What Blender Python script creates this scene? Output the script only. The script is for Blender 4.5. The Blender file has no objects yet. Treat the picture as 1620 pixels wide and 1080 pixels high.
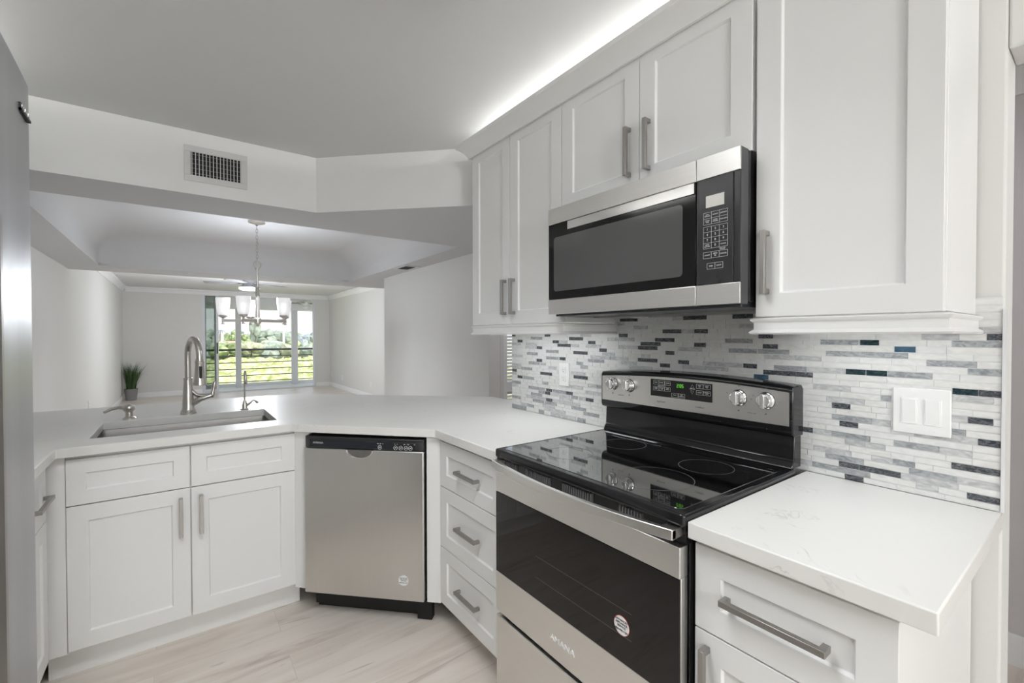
import bpy, bmesh, math, random
from mathutils import Vector, Matrix
sc = bpy.context.scene
COL = sc.collection
PI = math.pi
random.seed(7)

# ------------------------------------------------------------------ camera
CY, CP, CR = math.radians(36.4206), math.radians(-0.7606), math.radians(-0.0913)
fw = Vector((math.sin(CY)*math.cos(CP), math.cos(CY)*math.cos(CP), math.sin(CP)))
rt = Vector((math.cos(CY), -math.sin(CY), 0)); up = rt.cross(fw)
rt2 = rt*math.cos(CR)+up*math.sin(CR); up2 = up*math.cos(CR)-rt*math.sin(CR)
cam = bpy.data.objects.new('camera', bpy.data.cameras.new('camera')); COL.objects.link(cam)
m = Matrix.Identity(4)
for i in range(3):
    m[i][0] = rt2[i]; m[i][1] = up2[i]; m[i][2] = -fw[i]
m.translation = (-1.5795, -0.5899, 1.3394)
cam.matrix_world = m
cam.data.sensor_width = 36; cam.data.lens = 713.409/1620*36
cam.data.clip_start = .02; cam.data.clip_end = 2000
sc.camera = cam

# ------------------------------------------------------------------ view, world, sun, large lights
sc.view_settings.view_transform = 'Standard'; sc.view_settings.look = 'None'
sc.view_settings.gamma = 1; sc.view_settings.use_curve_mapping = False
sc.view_settings.exposure = -0.38
sc.cycles.max_bounces = 10; sc.cycles.diffuse_bounces = 6; sc.cycles.caustics_reflective = False; sc.cycles.caustics_refractive = False
sc.cycles.sample_clamp_indirect = 6

w = bpy.data.worlds.new('sky'); sc.world = w; w.use_nodes = True
nt = w.node_tree; N = nt.nodes; Lk = nt.links
bg = N['Background']
tc = N.new('ShaderNodeTexCoord'); sep = N.new('ShaderNodeSeparateXYZ'); Lk.new(tc.outputs['Generated'], sep.inputs[0])
rmp = N.new('ShaderNodeValToRGB'); Lk.new(sep.outputs['Z'], rmp.inputs[0])
rmp.color_ramp.elements[0].position = 0.0; rmp.color_ramp.elements[0].color = (.90, .95, 1, 1)
rmp.color_ramp.elements[1].position = .35; rmp.color_ramp.elements[1].color = (.55, .75, 1, 1)
nz = N.new('ShaderNodeTexNoise'); nz.inputs['Scale'].default_value = 5; nz.inputs['Detail'].default_value = 6
mp = N.new('ShaderNodeMapping'); mp.inputs['Scale'].default_value = (1, 1, 4); Lk.new(tc.outputs['Generated'], mp.inputs[0]); Lk.new(mp.outputs[0], nz.inputs['Vector'])
cr2 = N.new('ShaderNodeValToRGB'); Lk.new(nz.outputs[0], cr2.inputs[0]); cr2.color_ramp.elements[0].position = .42; cr2.color_ramp.elements[1].position = .62
mx = N.new('ShaderNodeMixRGB'); Lk.new(cr2.outputs[0], mx.inputs[0]); Lk.new(rmp.outputs[0], mx.inputs[1]); mx.inputs[2].default_value = (1, 1, 1, 1)
Lk.new(mx.outputs[0], bg.inputs[0]); bg.inputs[1].default_value = 1.6

def light(name, kind, loc, energy, color=(1, 1, 1), size=.1, sy=None, rot=(0, 0, 0), shape=None, spread=None):
    l = bpy.data.lights.new(name, kind); l.energy = energy; l.color = color
    if kind == 'AREA':
        l.size = size
        l.shape = shape or ('RECTANGLE' if sy else 'SQUARE')
        if sy: l.size_y = sy
        if spread: l.spread = spread
    elif kind == 'SUN': l.angle = size
    else: l.shadow_soft_size = size
    o = bpy.data.objects.new(name, l); COL.objects.link(o); o.location = loc; o.rotation_euler = rot
    return o
light('sun_light', 'SUN', (0, -20, 30), 5.6, (1, .96, .88), .01, rot=(math.radians(38), 0, math.radians(18)))
light('kitchen_ceiling_fill', 'AREA', (-1.5, .30, 2.335), 17.5, (.95, .975, 1), 1.0, .42, spread=2.3)  # unseen overhead fill added to brighten counters and cabinet fronts
light('kitchen_rear_fill', 'POINT', (-1.5, -3.3, 1.75), 160, (.95, .975, 1), .3)  # fill light added behind the camera to even out the kitchen
light('dining_lamp', 'AREA', (-.99, 4.2, 1.415), 12, (.9, .94, 1), .2, shape='DISK')
light('chandelier_glow', 'POINT', (-.99, 4.2, 1.72), 36, (.88, .93, 1), .06)
light('living_lamp', 'POINT', (-.53, 8.6, 1.75), 105, (.9, .94, 1), .16)
light('closet_hall_fill', 'POINT', (.75, 1.6, 2.0), 10, (.97, .98, 1), .1)  # extra point fill put in to lift the dark closet wall
light('hall_fill', 'AREA', (.6, -.9, 2.36), 4.5, (1, .94, .97), .3)  # unseen area fill put in to give the hall its brightness
light('cabinet_top_strip', 'AREA', (-.09, .70, 2.345), 9, (1, 1, .98), .03, 1.4, rot=(0, math.radians(110), 0))
light('cabinet_top_strip', 'AREA', (-.09, -.2, 2.345), 2.2, (1, 1, .98), .03, .34, rot=(0, math.radians(110), 0))
light('left_cabinet_top_strip', 'AREA', (-2.36, 1.2, 2.325), 15, (1, 1, .98), .06, 1.5, rot=(PI, 0, 0))
light('under_cabinet_strip', 'AREA', (-.2, 1.11, 1.372), 1.5, (.93, .97, 1), .03, .62)
light('under_cabinet_strip', 'AREA', (-.2, -.19, 1.372), .9, (.93, .97, 1), .03, .3)
pl_ = light('window_daylight_portal', 'AREA', (.08, 12.2, 1.18), 1, (1, 1, 1), 2.46, 2.3, rot=(-PI/2, 0, 0)); pl_.data.cycles.is_portal = True

# ------------------------------------------------------------------ materials
MATS = {}
def mat(name, col, rough=.5, metal=0, spec=.5, var=.03, vscale=6, coat=0, emit=None, es=0, bump=0, bscale=200, bdist=.001, stretch=None, trans=0, rvar=0):
    if name in MATS: return MATS[name]
    M = bpy.data.materials.new(name); M.use_nodes = True
    n = M.node_tree.nodes; l = M.node_tree.links; b = n['Principled BSDF']
    tc = n.new('ShaderNodeTexCoord'); src = tc.outputs['Object']
    mp = n.new('ShaderNodeMapping'); l.new(src, mp.inputs[0])
    if stretch: mp.inputs['Scale'].default_value = stretch
    nz = n.new('ShaderNodeTexNoise'); nz.inputs['Scale'].default_value = vscale; nz.inputs['Detail'].default_value = 3; l.new(mp.outputs[0], nz.inputs['Vector'])
    mx = n.new('ShaderNodeMixRGB'); l.new(nz.outputs[0], mx.inputs[0])
    mx.inputs[1].default_value = (*[c*(1-var) for c in col], 1); mx.inputs[2].default_value = (*[min(1, c*(1+var)) for c in col], 1)
    l.new(mx.outputs[0], b.inputs['Base Color'])
    b.inputs['Roughness'].default_value = rough; b.inputs['Metallic'].default_value = metal
    b.inputs['Specular IOR Level'].default_value = spec; b.inputs['Coat Weight'].default_value = coat
    b.inputs['Coat Roughness'].default_value = .05
    if trans: b.inputs['Transmission Weight'].default_value = trans
    if rvar:
        mr = n.new('ShaderNodeMapRange'); l.new(nz.outputs[0], mr.inputs[0]); mr.inputs[3].default_value = rough-rvar; mr.inputs[4].default_value = rough+rvar
        l.new(mr.outputs[0], b.inputs['Roughness'])
    if emit:
        b.inputs['Emission Color'].default_value = (*emit, 1); b.inputs['Emission Strength'].default_value = es
    if bump:
        n2 = n.new('ShaderNodeTexNoise'); n2.inputs['Scale'].default_value = bscale; n2.inputs['Detail'].default_value = 2; l.new(mp.outputs[0], n2.inputs['Vector'])
        bp = n.new('ShaderNodeBump'); bp.inputs['Strength'].default_value = bump; bp.inputs['Distance'].default_value = bdist
        l.new(n2.outputs[0], bp.inputs['Height']); l.new(bp.outputs[0], b.inputs['Normal'])
    MATS[name] = M
    return M
WHITE = mat('cabinet_white', (.80, .80, .79), .38, var=.01)
WALL = mat('wall_paint', (.70, .695, .675), .85, var=.012, bump=.15, bscale=300)
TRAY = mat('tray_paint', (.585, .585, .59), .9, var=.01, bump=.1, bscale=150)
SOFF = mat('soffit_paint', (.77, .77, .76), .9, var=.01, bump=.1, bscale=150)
CEIL = mat('ceiling_paint', (.67, .67, .668), .9, var=.01, bump=.1, bscale=150)
TRIM = mat('trim_white', (.82, .82, .825), .45, var=.01)
STEEL = mat('brushed_stainless', (.74, .725, .70), .34, 1, var=.04, vscale=3, stretch=(1, 1, 60), rvar=.05)
STEELV = mat('brushed_stainless_vertical', (.70, .69, .67), .30, 1, var=.03, vscale=3, stretch=(60, 60, 1), rvar=.04)
FRIDGE = mat('fridge_stainless', (.42, .42, .43), .36, 1, var=.06, vscale=2.2, stretch=(6, 6, .5), rvar=.05, bump=.6, bscale=.8, bdist=.02)
NICKEL = mat('brushed_nickel', (.60, .575, .54), .30, 1, var=.03, vscale=30)
HANDLE = mat('satin_nickel_pull', (.40, .385, .365), .36, 1, var=.03, vscale=30)
CHROME = mat('chrome', (.8, .8, .8), .12, 1, var=.02)
BLACK = mat('black_enamel', (.010, .010, .011), .10, spec=.4, var=.05)
MWBLACK = mat('microwave_black_glass', (.008, .008, .008), .06, spec=.22, var=.05)
BGLASS = mat('black_glass', (.004, .004, .0045), .02, spec=1, coat=1, var=.05)
OVENGLASS = mat('oven_door_glass', (.008, .007, .0065), .03, spec=.36, var=.05)
MWGLASS = mat('microwave_window_glass', (.075, .075, .075), .10, spec=.45, var=.08, vscale=300)
BPLASTIC = mat('black_plastic', (.02, .02, .022), .35, var=.05)
DGREY = mat('dark_grey_plastic', (.06, .06, .065), .4, var=.05)
SHADOWBLACK = mat('matt_black', (.006, .006, .006), .7, var=.05)
WPLASTIC = mat('white_plastic', (.83, .83, .82), .35, var=.01)
INK = mat('light_grey_ink', (.62, .62, .62), .6, var=.01)
DINK = mat('dark_ink', (.05, .05, .06), .6, var=.01)
RED = mat('red_ink', (.6, .08, .06), .5, var=.02)
GREENLED = mat('green_led', (.02, .06, .01), .5, emit=(.22, .95, .06), es=.75)
LCD = mat('pale_lcd', (.62, .62, .58), .25, var=.03)
SHADE = bpy.data.materials.new('frosted_shade_glass'); SHADE.use_nodes = True
_n, _l = SHADE.node_tree.nodes, SHADE.node_tree.links
_p = _n['Principled BSDF']; _p.inputs['Base Color'].default_value = (.82, .82, .83, 1); _p.inputs['Roughness'].default_value = .35
_t = _n.new('ShaderNodeBsdfTransparent'); _m = _n.new('ShaderNodeMixShader'); _f = _n.new('ShaderNodeLayerWeight'); _f.inputs[0].default_value = .35
_r = _n.new('ShaderNodeMapRange'); _l.new(_f.outputs['Facing'], _r.inputs[0]); _r.inputs[3].default_value = .78; _r.inputs[4].default_value = .99; _p.inputs['Emission Color'].default_value = (1, 1, 1, 1); _p.inputs['Emission Strength'].default_value = .36
_l.new(_r.outputs[0], _m.inputs[0]); _l.new(_t.outputs[0], _m.inputs[1]); _l.new(_p.outputs[0], _m.inputs[2]); _l.new(_m.outputs[0], _n['Material Output'].inputs[0])
LENS = mat('lit_lens', (.9, .9, .9), .5, emit=(1, 1, 1), es=2.0)
VENTMETAL = mat('painted_vent_metal', (.60, .60, .59), .45, var=.02)
RAILM = mat('dark_rail_metal', (.10, .10, .11), .5, var=.05)
POT = mat('grey_planter', (.26, .255, .25), .7, var=.12, vscale=20)
BLADE = mat('grass_blade', (.02, .05, .014), .55, var=.55, vscale=30)
SINKST = mat('sink_stainless', (.36, .345, .33), .42, 1, var=.02, vscale=3)
SOIL = mat('soil', (.05, .04, .03), .9)
FANBLADE = mat('silver_fan_blade', (.17, .17, .19), .4, var=.03)
GREYTRIM = mat('aluminium_frame', (.70, .71, .74), .45, var=.02)

def nodes(name):
    M = bpy.data.materials.new(name); M.use_nodes = True
    n = M.node_tree.nodes; return M, n, M.node_tree.links, n['Principled BSDF'], n.new('ShaderNodeTexCoord')
def quartz():
    M, n, l, b, tc = nodes('white_quartz'); MATS['quartz'] = M
    b.inputs['Roughness'].default_value = .34; b.inputs['Specular IOR Level'].default_value = .35
    a = n.new('ShaderNodeTexNoise'); a.inputs['Scale'].default_value = 7; a.inputs['Detail'].default_value = 7; a.inputs['Distortion'].default_value = 1.6; l.new(tc.outputs['Object'], a.inputs['Vector'])
    r = n.new('ShaderNodeValToRGB'); l.new(a.outputs[0], r.inputs[0])
    e = r.color_ramp.elements; e[0].position = .485; e[0].color = (0, 0, 0, 1); e[1].position = .5; e[1].color = (1, 1, 1, 1)
    x = e.new(.515); x.color = (0, 0, 0, 1)
    k = n.new('ShaderNodeTexNoise'); k.inputs['Scale'].default_value = 7; k.inputs['Detail'].default_value = 3; l.new(tc.outputs['Object'], k.inputs['Vector'])
    kr = n.new('ShaderNodeValToRGB'); l.new(k.outputs[0], kr.inputs[0]); kr.color_ramp.elements[0].position = .56; kr.color_ramp.elements[1].position = .72
    mu = n.new('ShaderNodeMath'); mu.operation = 'MULTIPLY'; l.new(r.outputs[0], mu.inputs[0]); l.new(kr.outputs[0], mu.inputs[1])
    mu2 = n.new('ShaderNodeMath'); mu2.operation = 'MULTIPLY'; l.new(mu.outputs[0], mu2.inputs[0]); mu2.inputs[1].default_value = .6
    s = n.new('ShaderNodeTexNoise'); s.inputs['Scale'].default_value = 3; s.inputs['Detail'].default_value = 5; l.new(tc.outputs['Object'], s.inputs['Vector'])
    bm = n.new('ShaderNodeMixRGB'); l.new(s.outputs[0], bm.inputs[0]); bm.inputs[1].default_value = (.735, .728, .70, 1); bm.inputs[2].default_value = (.785, .778, .755, 1)
    m2 = n.new('ShaderNodeMixRGB'); l.new(mu2.outputs[0], m2.inputs[0]); l.new(bm.outputs[0], m2.inputs[1]); m2.inputs[2].default_value = (.36, .35, .33, 1)
    l.new(m2.outputs[0], b.inputs['Base Color']); return M
QUARTZ = quartz()
def woodfloor():
    M, n, l, b, tc = nodes('pale_plank_floor')
    mp = n.new('ShaderNodeMapping'); l.new(tc.outputs['Object'], mp.inputs[0])
    br = n.new('ShaderNodeTexBrick'); l.new(mp.outputs[0], br.inputs['Vector'])
    br.inputs['Scale'].default_value = 1; br.inputs['Brick Width'].default_value = 1.22; br.inputs['Row Height'].default_value = .185
    br.inputs['Mortar Size'].default_value = .0012; br.offset = .37; br.inputs['Bias'].default_value = 0
    br.inputs['Color1'].default_value = (.30, .30, .30, 1); br.inputs['Color2'].default_value = (.70, .70, .70, 1); br.inputs['Mortar'].default_value = (.5, .5, .5, 1)
    off = n.new('ShaderNodeVectorMath'); off.operation = 'MULTIPLY_ADD'; l.new(br.outputs[0], off.inputs[0]); off.inputs[1].default_value = (9, 5, 3); l.new(tc.outputs['Object'], off.inputs[2])
    mg = n.new('ShaderNodeMapping'); mg.inputs['Scale'].default_value = (1.1, 9, 1); l.new(off.outputs[0], mg.inputs[0])
    g = n.new('ShaderNodeTexNoise'); g.inputs['Scale'].default_value = 1.6; g.inputs['Detail'].default_value = 8; g.inputs['Distortion'].default_value = .8; l.new(mg.outputs[0], g.inputs['Vector'])
    r = n.new('ShaderNodeValToRGB'); l.new(g.outputs[0], r.inputs[0]); e = r.color_ramp.elements
    e[0].position = .26; e[0].color = (.56, .49, .43, 1); e[1].position = .60; e[1].color = (.74, .68, .62, 1); x = e.new(.42); x.color = (.67, .605, .54, 1)
    mk = n.new('ShaderNodeMapping'); mk.inputs['Scale'].default_value = (1.1, 8, 1); l.new(off.outputs[0], mk.inputs[0])
    k = n.new('ShaderNodeTexNoise'); k.inputs['Scale'].default_value = 2.6; k.inputs['Detail'].default_value = 5; k.inputs['Distortion'].default_value = 1.2; l.new(mk.outputs[0], k.inputs['Vector'])
    kr = n.new('ShaderNodeValToRGB'); l.new(k.outputs[0], kr.inputs[0]); kr.color_ramp.elements[0].position = .62; kr.color_ramp.elements[1].position = .80
    kd = n.new('ShaderNodeMixRGB'); l.new(kr.outputs[0], kd.inputs[0]); l.new(r.outputs[0], kd.inputs[1]); kd.inputs[2].default_value = (.30, .25, .215, 1)
    sm = n.new('ShaderNodeMixRGB'); l.new(br.outputs['Fac'], sm.inputs[0]); l.new(kd.outputs[0], sm.inputs[1]); sm.inputs[2].default_value = (.60, .535, .475, 1)
    l.new(sm.outputs[0], b.inputs['Base Color']); b.inputs['Roughness'].default_value = .34
    return M
FLOORM = woodfloor()
def marble(name, c1, c2, scale, rough, lo=.35, hi=.65, dist=2.0):
    M, n, l, b, tc = nodes(name)
    at = n.new('ShaderNodeAttribute'); at.attribute_name = 'tile_id'
    ad = n.new('ShaderNodeVectorMath'); ad.operation = 'MULTIPLY_ADD'; l.new(at.outputs['Fac'], ad.inputs[0]); ad.inputs[1].default_value = (37, 11, 23); l.new(tc.outputs['Object'], ad.inputs[2])
    mp = n.new('ShaderNodeMapping'); mp.inputs['Rotation'].default_value = (.6, 0, 0); mp.inputs['Scale'].default_value = (1, 1, 2.2); l.new(ad.outputs[0], mp.inputs[0])
    z = n.new('ShaderNodeTexNoise'); z.inputs['Scale'].default_value = scale; z.inputs['Detail'].default_value = 5; z.inputs['Distortion'].default_value = dist; l.new(mp.outputs[0], z.inputs['Vector'])
    r = n.new('ShaderNodeValToRGB'); l.new(z.outputs[0], r.inputs[0]); e = r.color_ramp.elements
    e[0].position = lo; e[0].color = (*c1, 1); e[1].position = hi; e[1].color = (*c2, 1)
    l.new(r.outputs[0], b.inputs['Base Color']); b.inputs['Roughness'].default_value = rough
    return M
TILES = [marble('tile_white_marble', (.68, .68, .67), (.76, .76, .75), 20, .3),
         marble('tile_warm_white_marble', (.66, .655, .635), (.76, .755, .735), 18, .3),
         marble('tile_pale_grey_marble', (.40, .41, .42), (.62, .62, .62), 26, .3),
         marble('tile_grey_marble', (.22, .235, .25), (.46, .47, .48), 34, .28),
         marble('tile_charcoal_marble', (.035, .04, .05), (.26, .27, .28), 46, .2, .42, .78, 3),
         marble('tile_deep_teal_glass', (.012, .028, .034), (.10, .14, .15), 30, .06, .45, .8, 3),
         marble('tile_blue_glass', (.03, .075, .12), (.10, .18, .25), 30, .06, .3, .75, 1)]
GROUT = mat('pale_grout', (.72, .73, .73), .8)

# ------------------------------------------------------------------ mesh helpers
class MB:
    def __init__(s): s.v = []; s.f = []; s.m = []; s.sm = []; s.T = Matrix.Identity(4)
    def add(s, vs, fs, mi=0, smooth=False):
        o = len(s.v); s.v += [tuple(s.T @ Vector(v)) for v in vs]
        for f in fs: s.f.append([o+i for i in f]); s.m.append(mi); s.sm.append(smooth)
        return s
    def box(s, x0, x1, y0, y1, z0, z1, mi=0):
        x0, x1 = sorted((x0, x1)); y0, y1 = sorted((y0, y1)); z0, z1 = sorted((z0, z1))
        vs = [(x, y, z) for z in (z0, z1) for y in (y0, y1) for x in (x0, x1)]
        return s.add(vs, [(0, 2, 3, 1), (4, 5, 7, 6), (0, 1, 5, 4), (2, 6, 7, 3), (0, 4, 6, 2), (1, 3, 7, 5)], mi)
    def prism(s, poly, z0, z1, mi=0, ax='z'):
        n = len(poly)
        def P(p, z):
            return (p[0], p[1], z) if ax == 'z' else (p[0], z, p[1]) if ax == 'y' else (z, p[0], p[1])
        vs = [P(p, z0) for p in poly]+[P(p, z1) for p in poly]
        fs = [list(range(n))[::-1], list(range(n, 2*n))]+[(i, (i+1) % n, n+(i+1) % n, n+i) for i in range(n)]
        return s.add(vs, fs, mi)
    def lathe(s, prof, c=(0, 0, 0), seg=24, mi=0, ax='z', a0=0, caps=True):
        vs = []; fs = []
        for r, h in prof:
            for k in range(seg):
                a = a0+2*PI*k/seg; x, y = r*math.cos(a), r*math.sin(a)
                p = (x, y, h) if ax == 'z' else (x, h, y) if ax == 'y' else (h, x, y)
                vs.append((c[0]+p[0], c[1]+p[1], c[2]+p[2]))
        n = len(prof)
        for i in range(n-1):
            for k in range(seg): fs.append((i*seg+k, i*seg+(k+1) % seg, (i+1)*seg+(k+1) % seg, (i+1)*seg+k))
        s.add(vs, fs, mi, True)
        if caps:
            o = len(s.v)-len(vs)
            s.f.append([o+k for k in range(seg)][::-1]); s.m.append(mi); s.sm.append(False)
            s.f.append([o+(n-1)*seg+k for k in range(seg)]); s.m.append(mi); s.sm.append(False)
        return s
    def tube(s, pts, r, seg=12, mi=0, caps=True, closed=False, flat=1.0):
        pts = [Vector(p) for p in pts]; n = len(pts); rr = r if isinstance(r, (list, tuple)) else [r]*n
        vs = []; fs = []; prev = None
        for i, p in enumerate(pts):
            a = pts[i-1] if (i or closed) else p; b = pts[(i+1) % n] if (i < n-1 or closed) else p
            t = (b-a).normalized()
            if prev is None:
                q = Vector((0, 0, 1)) if abs(t.z) < .9 else Vector((1, 0, 0)); u = t.cross(q).normalized()
            else: u = (prev-t*prev.dot(t)).normalized()
            prev = u; v = t.cross(u)
            for k in range(seg):
                g = 2*PI*k/seg; vs.append(tuple(p+u*math.cos(g)*rr[i]+v*math.sin(g)*rr[i]*flat))
        for i in range(n if closed else n-1):
            j = (i+1) % n
            for k in range(seg): fs.append((i*seg+k, i*seg+(k+1) % seg, j*seg+(k+1) % seg, j*seg+k))
        s.add(vs, fs, mi, True)
        if caps and not closed:
            o = len(s.v)-len(vs)
            s.f.append([o+k for k in range(seg)][::-1]); s.m.append(mi); s.sm.append(False)
            s.f.append([o+(n-1)*seg+k for k in range(seg)]); s.m.append(mi); s.sm.append(False)
        return s
    def sweep(s, prof, path, mi=0, closed_prof=True, smooth=False):
        # prof: (out, z) sections offset from a horizontal polyline to its left, mitred corners
        P = [Vector((p[0], p[1])) for p in path]; n = len(P); vs = []; fs = []; k = len(prof)
        for i in range(n):
            d0 = (P[i]-P[i-1]).normalized() if i else None; d1 = (P[i+1]-P[i]).normalized() if i < n-1 else None
            d0 = d0 or d1; d1 = d1 or d0
            n0 = Vector((-d0.y, d0.x)); n1 = Vector((-d1.y, d1.x)); b = (n0+n1); b = b/(b.dot(n0))
            for o, z in prof: q = P[i]+b*o; vs.append((q.x, q.y, z))
        for i in range(n-1):
            for j in range(k if closed_prof else k-1):
                j2 = (j+1) % k; fs.append((i*k+j, (i+1)*k+j, (i+1)*k+j2, i*k+j2))
        s.add(vs, fs, mi, smooth)
        if closed_prof:
            o = len(s.v)-len(vs)
            for e, rev in ((0, 0), (n-1, 1)):
                f = [o+e*k+j for j in range(k)]; s.f.append(f[::-1] if rev else f); s.m.append(mi); s.sm.append(False)
        return s
    def cells(s, P, cl, z0, z1, mi=0, mbot=None, mhole=None, hole=()):
        # flat plate made of cells sharing corners; sides only along outer and hole edges
        n = len(P); vs = [(p[0], p[1], z1) for p in P]+[(p[0], p[1], z0) for p in P]; fs = []; cnt = {}
        for c in cl:
            fs.append(list(c)); fs.append([i+n for i in c][::-1])
            for a, b in zip(c, list(c[1:])+[c[0]]): cnt.setdefault(frozenset((a, b)), []).append((a, b))
        for k, e in cnt.items():
            if len(e) == 1: a, b = e[0]; fs.append([b, a, a+n, b+n])
        s.add(vs, fs, mi)
        if mbot is not None:
            for i in range(len(s.f)-len(fs), len(s.f)):
                f = [q-(len(s.v)-len(vs)) for q in s.f[i]]
                if all(q >= n for q in f) or all(q % n in hole for q in f): s.m[i] = mbot
        return s
    def shaker(s, x0, x1, z0, z1, yf=0, t=.02, rl=.06, dp=.008, ch=.004, mi=0):
        def R(d, y): return [(x0+d, y, z0+d), (x1-d, y, z0+d), (x1-d, y, z1-d), (x0+d, y, z1-d)]
        vs = R(0, yf)+R(rl, yf)+R(rl+ch, yf+dp)+R(0, yf+t); fs = []
        for i in range(4):
            j = (i+1) % 4
            fs += [(i, j, 4+j, 4+i), (4+i, 4+j, 8+j, 8+i), (j, i, 12+i, 12+j)]
        fs += [(8, 9, 10, 11), (15, 14, 13, 12)]
        return s.add(vs, fs, mi)
    def text(s, body, x, y, z, size, mi=0, align='CENTER', depth=.0004, sx=1.0):
        cu = bpy.data.curves.new('t', 'FONT'); cu.body = body; cu.size = size; cu.align_x = align; cu.align_y = 'CENTER'; cu.extrude = depth; cu.resolution_u = 3
        o = bpy.data.objects.new('t', cu); COL.objects.link(o)
        me = bpy.data.meshes.new_from_object(o.evaluated_get(bpy.context.evaluated_depsgraph_get()))
        s.add([(x+v.co.x*sx, y-v.co.z, z+v.co.y) for v in me.vertices], [list(p.vertices) for p in me.polygons], mi)
        bpy.data.objects.remove(o); bpy.data.curves.remove(cu); bpy.data.meshes.remove(me)
        return s
    def build(s, name, mats, parent=None, bevel=0, seg=2, loc=None, rotz=0, sharp=35, weld=False):
        me = bpy.data.meshes.new(name); me.from_pydata(s.v, [], s.f)
        for x in (mats if isinstance(mats, (list, tuple)) else [mats]): me.materials.append(x)
        me.polygons.foreach_set('material_index', s.m); me.polygons.foreach_set('use_smooth', s.sm)
        bm = bmesh.new(); bm.from_mesh(me)
        if weld: bmesh.ops.remove_doubles(bm, verts=bm.verts, dist=1e-5)
        bmesh.ops.recalc_face_normals(bm, faces=bm.faces); bm.to_mesh(me); bm.free()
        me.set_sharp_from_angle(angle=math.radians(sharp))
        o = bpy.data.objects.new(name, me); COL.objects.link(o)
        if parent: o.parent = parent
        if loc: o.location = loc
        o.rotation_euler.z = rotz
        if bevel:
            b = o.modifiers.new('bevel', 'BEVEL'); b.width = bevel; b.segments = seg; b.limit_method = 'ANGLE'; b.angle_limit = math.radians(35)
        return o
def tag(o, label, cat, group=None, kind=None):
    o['label'] = label; o['category'] = cat
    if group: o['group'] = group
    if kind: o['kind'] = kind
    return o
def thing(name, label, cat, loc=(0, 0, 0), rotz=0, group=None):
    o = bpy.data.objects.new(name, None); COL.objects.link(o); o.location = loc; o.rotation_euler.z = rotz; o.empty_display_size = .1
    return tag(o, label, cat, group)
def struct(o, label, cat): return tag(o, label, cat, kind='structure')
def copy_tree(o, parent=None):
    c = o.copy(); COL.objects.link(c)
    if parent: c.parent = parent
    for ch in list(o.children): copy_tree(ch, c)
    return c

# ------------------------------------------------------------------ room shell
ZC = 2.404; ZB = 2.077
XL = -2.55; XF = 1.68; YB = 12.1; YN = -4.2
struct(MB().box(XL-.12, 2.3, YN-.1, 12.25, -.12, 0).build('floor', FLOORM), 'pale greige wood plank floor running through all the rooms', 'floor')
struct(MB().box(XL-.12, 2.3, YN-.1, 13.75, ZC, ZC+.14).build('ceiling', CEIL), 'smooth white kitchen ceiling with glow along the cabinets', 'ceiling')
struct(MB().box(XL-.12, XL, YN-.1, 12.25, 0, ZC).build('wall_left', WALL), 'pale greige wall along the left of dining and living rooms', 'wall')
struct(MB().box(XL-.12, 2.3, YN-.1, YN, 0, ZC).build('wall_near', WALL), 'greige kitchen wall behind the camera', 'wall')
b = MB(); b.box(.008, .128, -.422, 1.55, 0, ZC); b.box(.008, .128, -1.5, -.422, 2.016, ZC); b.box(.008, .128, YN, -1.5, 0, ZC)
struct(b.build('wall_right', WALL, bevel=.006), 'greige kitchen wall behind the range with cased-free hall opening', 'wall')
b = MB(); b.box(.545, .665, 2.62, 5.06, 0, ZC); b.box(.665, XF+.12, 4.94, 5.06, 0, ZC)
struct(b.build('wall_dining', WALL, bevel=.004), 'pale greige dining room wall right of the peninsula', 'wall')
b = MB(); b.box(.665, .70, 2.62, 2.72, 0, ZC); b.box(1.46, 2.3, 2.62, 2.72, 0, ZC); b.box(.70, 1.46, 2.62, 2.72, 2.05, ZC)
struct(b.build('wall_closet', WALL), 'greige wall around the louvered closet door', 'wall')
struct(MB().box(XF, XF+.12, 5.06, 12.25, 0, ZC).build('wall_living', WALL), 'pale wall on the right side of the living room', 'wall')
b = MB(); b.box(XL, -1.16, YB, YB+.15, 0, ZC); b.box(1.33, XF, YB, YB+.15, 0, ZC); b.box(-1.16, 1.33, YB, YB+.15, 2.34, ZC)
struct(b.build('wall_window', WALL), 'greige end wall around the balcony sliding doors', 'wall')
struct(MB().box(1.14, 1.26, YN, 2.62, 0, ZC).build('wall_hall', mat('hall_paint', (.62, .60, .61), .85, var=.01)), 'lilac grey hall wall seen through the opening', 'wall')
HP = [(1.14, 2.6), (1.14, -4.1)]
struct(MB().sweep([(0, 0), (-.013, 0), (-.013, .11), (-.006, .125), (0, .125)], HP).build('baseboard_hall', TRIM), 'white baseboard along the hall wall', 'baseboard')
CROWN = [(0, -.105), (-.012, -.105), (-.018, -.085), (-.05, -.04), (-.075, -.022), (-.075, 0), (0, 0)]
struct(MB().sweep([(o, ZC+z) for o, z in CROWN], HP).build('trim_hall_crown', TRIM), 'white crown moulding at the top of the hall wall', 'crown moulding')

# bulkhead, soffit and beam round the dining tray
P = [(XL, 2.2877), (-.9115, 2.2877), (-.02, 1.396), (.13, 1.396), (XF+.12, 2.2877), (XF+.12, 6.3), (XL, 6.3),
     (-2.25, 2.70), (.30, 2.70), (.30, 5.75), (-2.25, 5.75)]
cl = [(0, 1, 8, 7), (1, 2, 3, 8), (3, 4, 5, 9, 8), (5, 6, 10, 9), (6, 0, 7, 10)]
struct(MB().cells(P, cl, ZB, ZC-.001, 0, 1, 1, (7, 8, 9, 10)).build('trim_bulkhead', [SOFF, TRAY]), 'dropped white bulkhead and soffit framing the raised dining tray', 'soffit')
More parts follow.
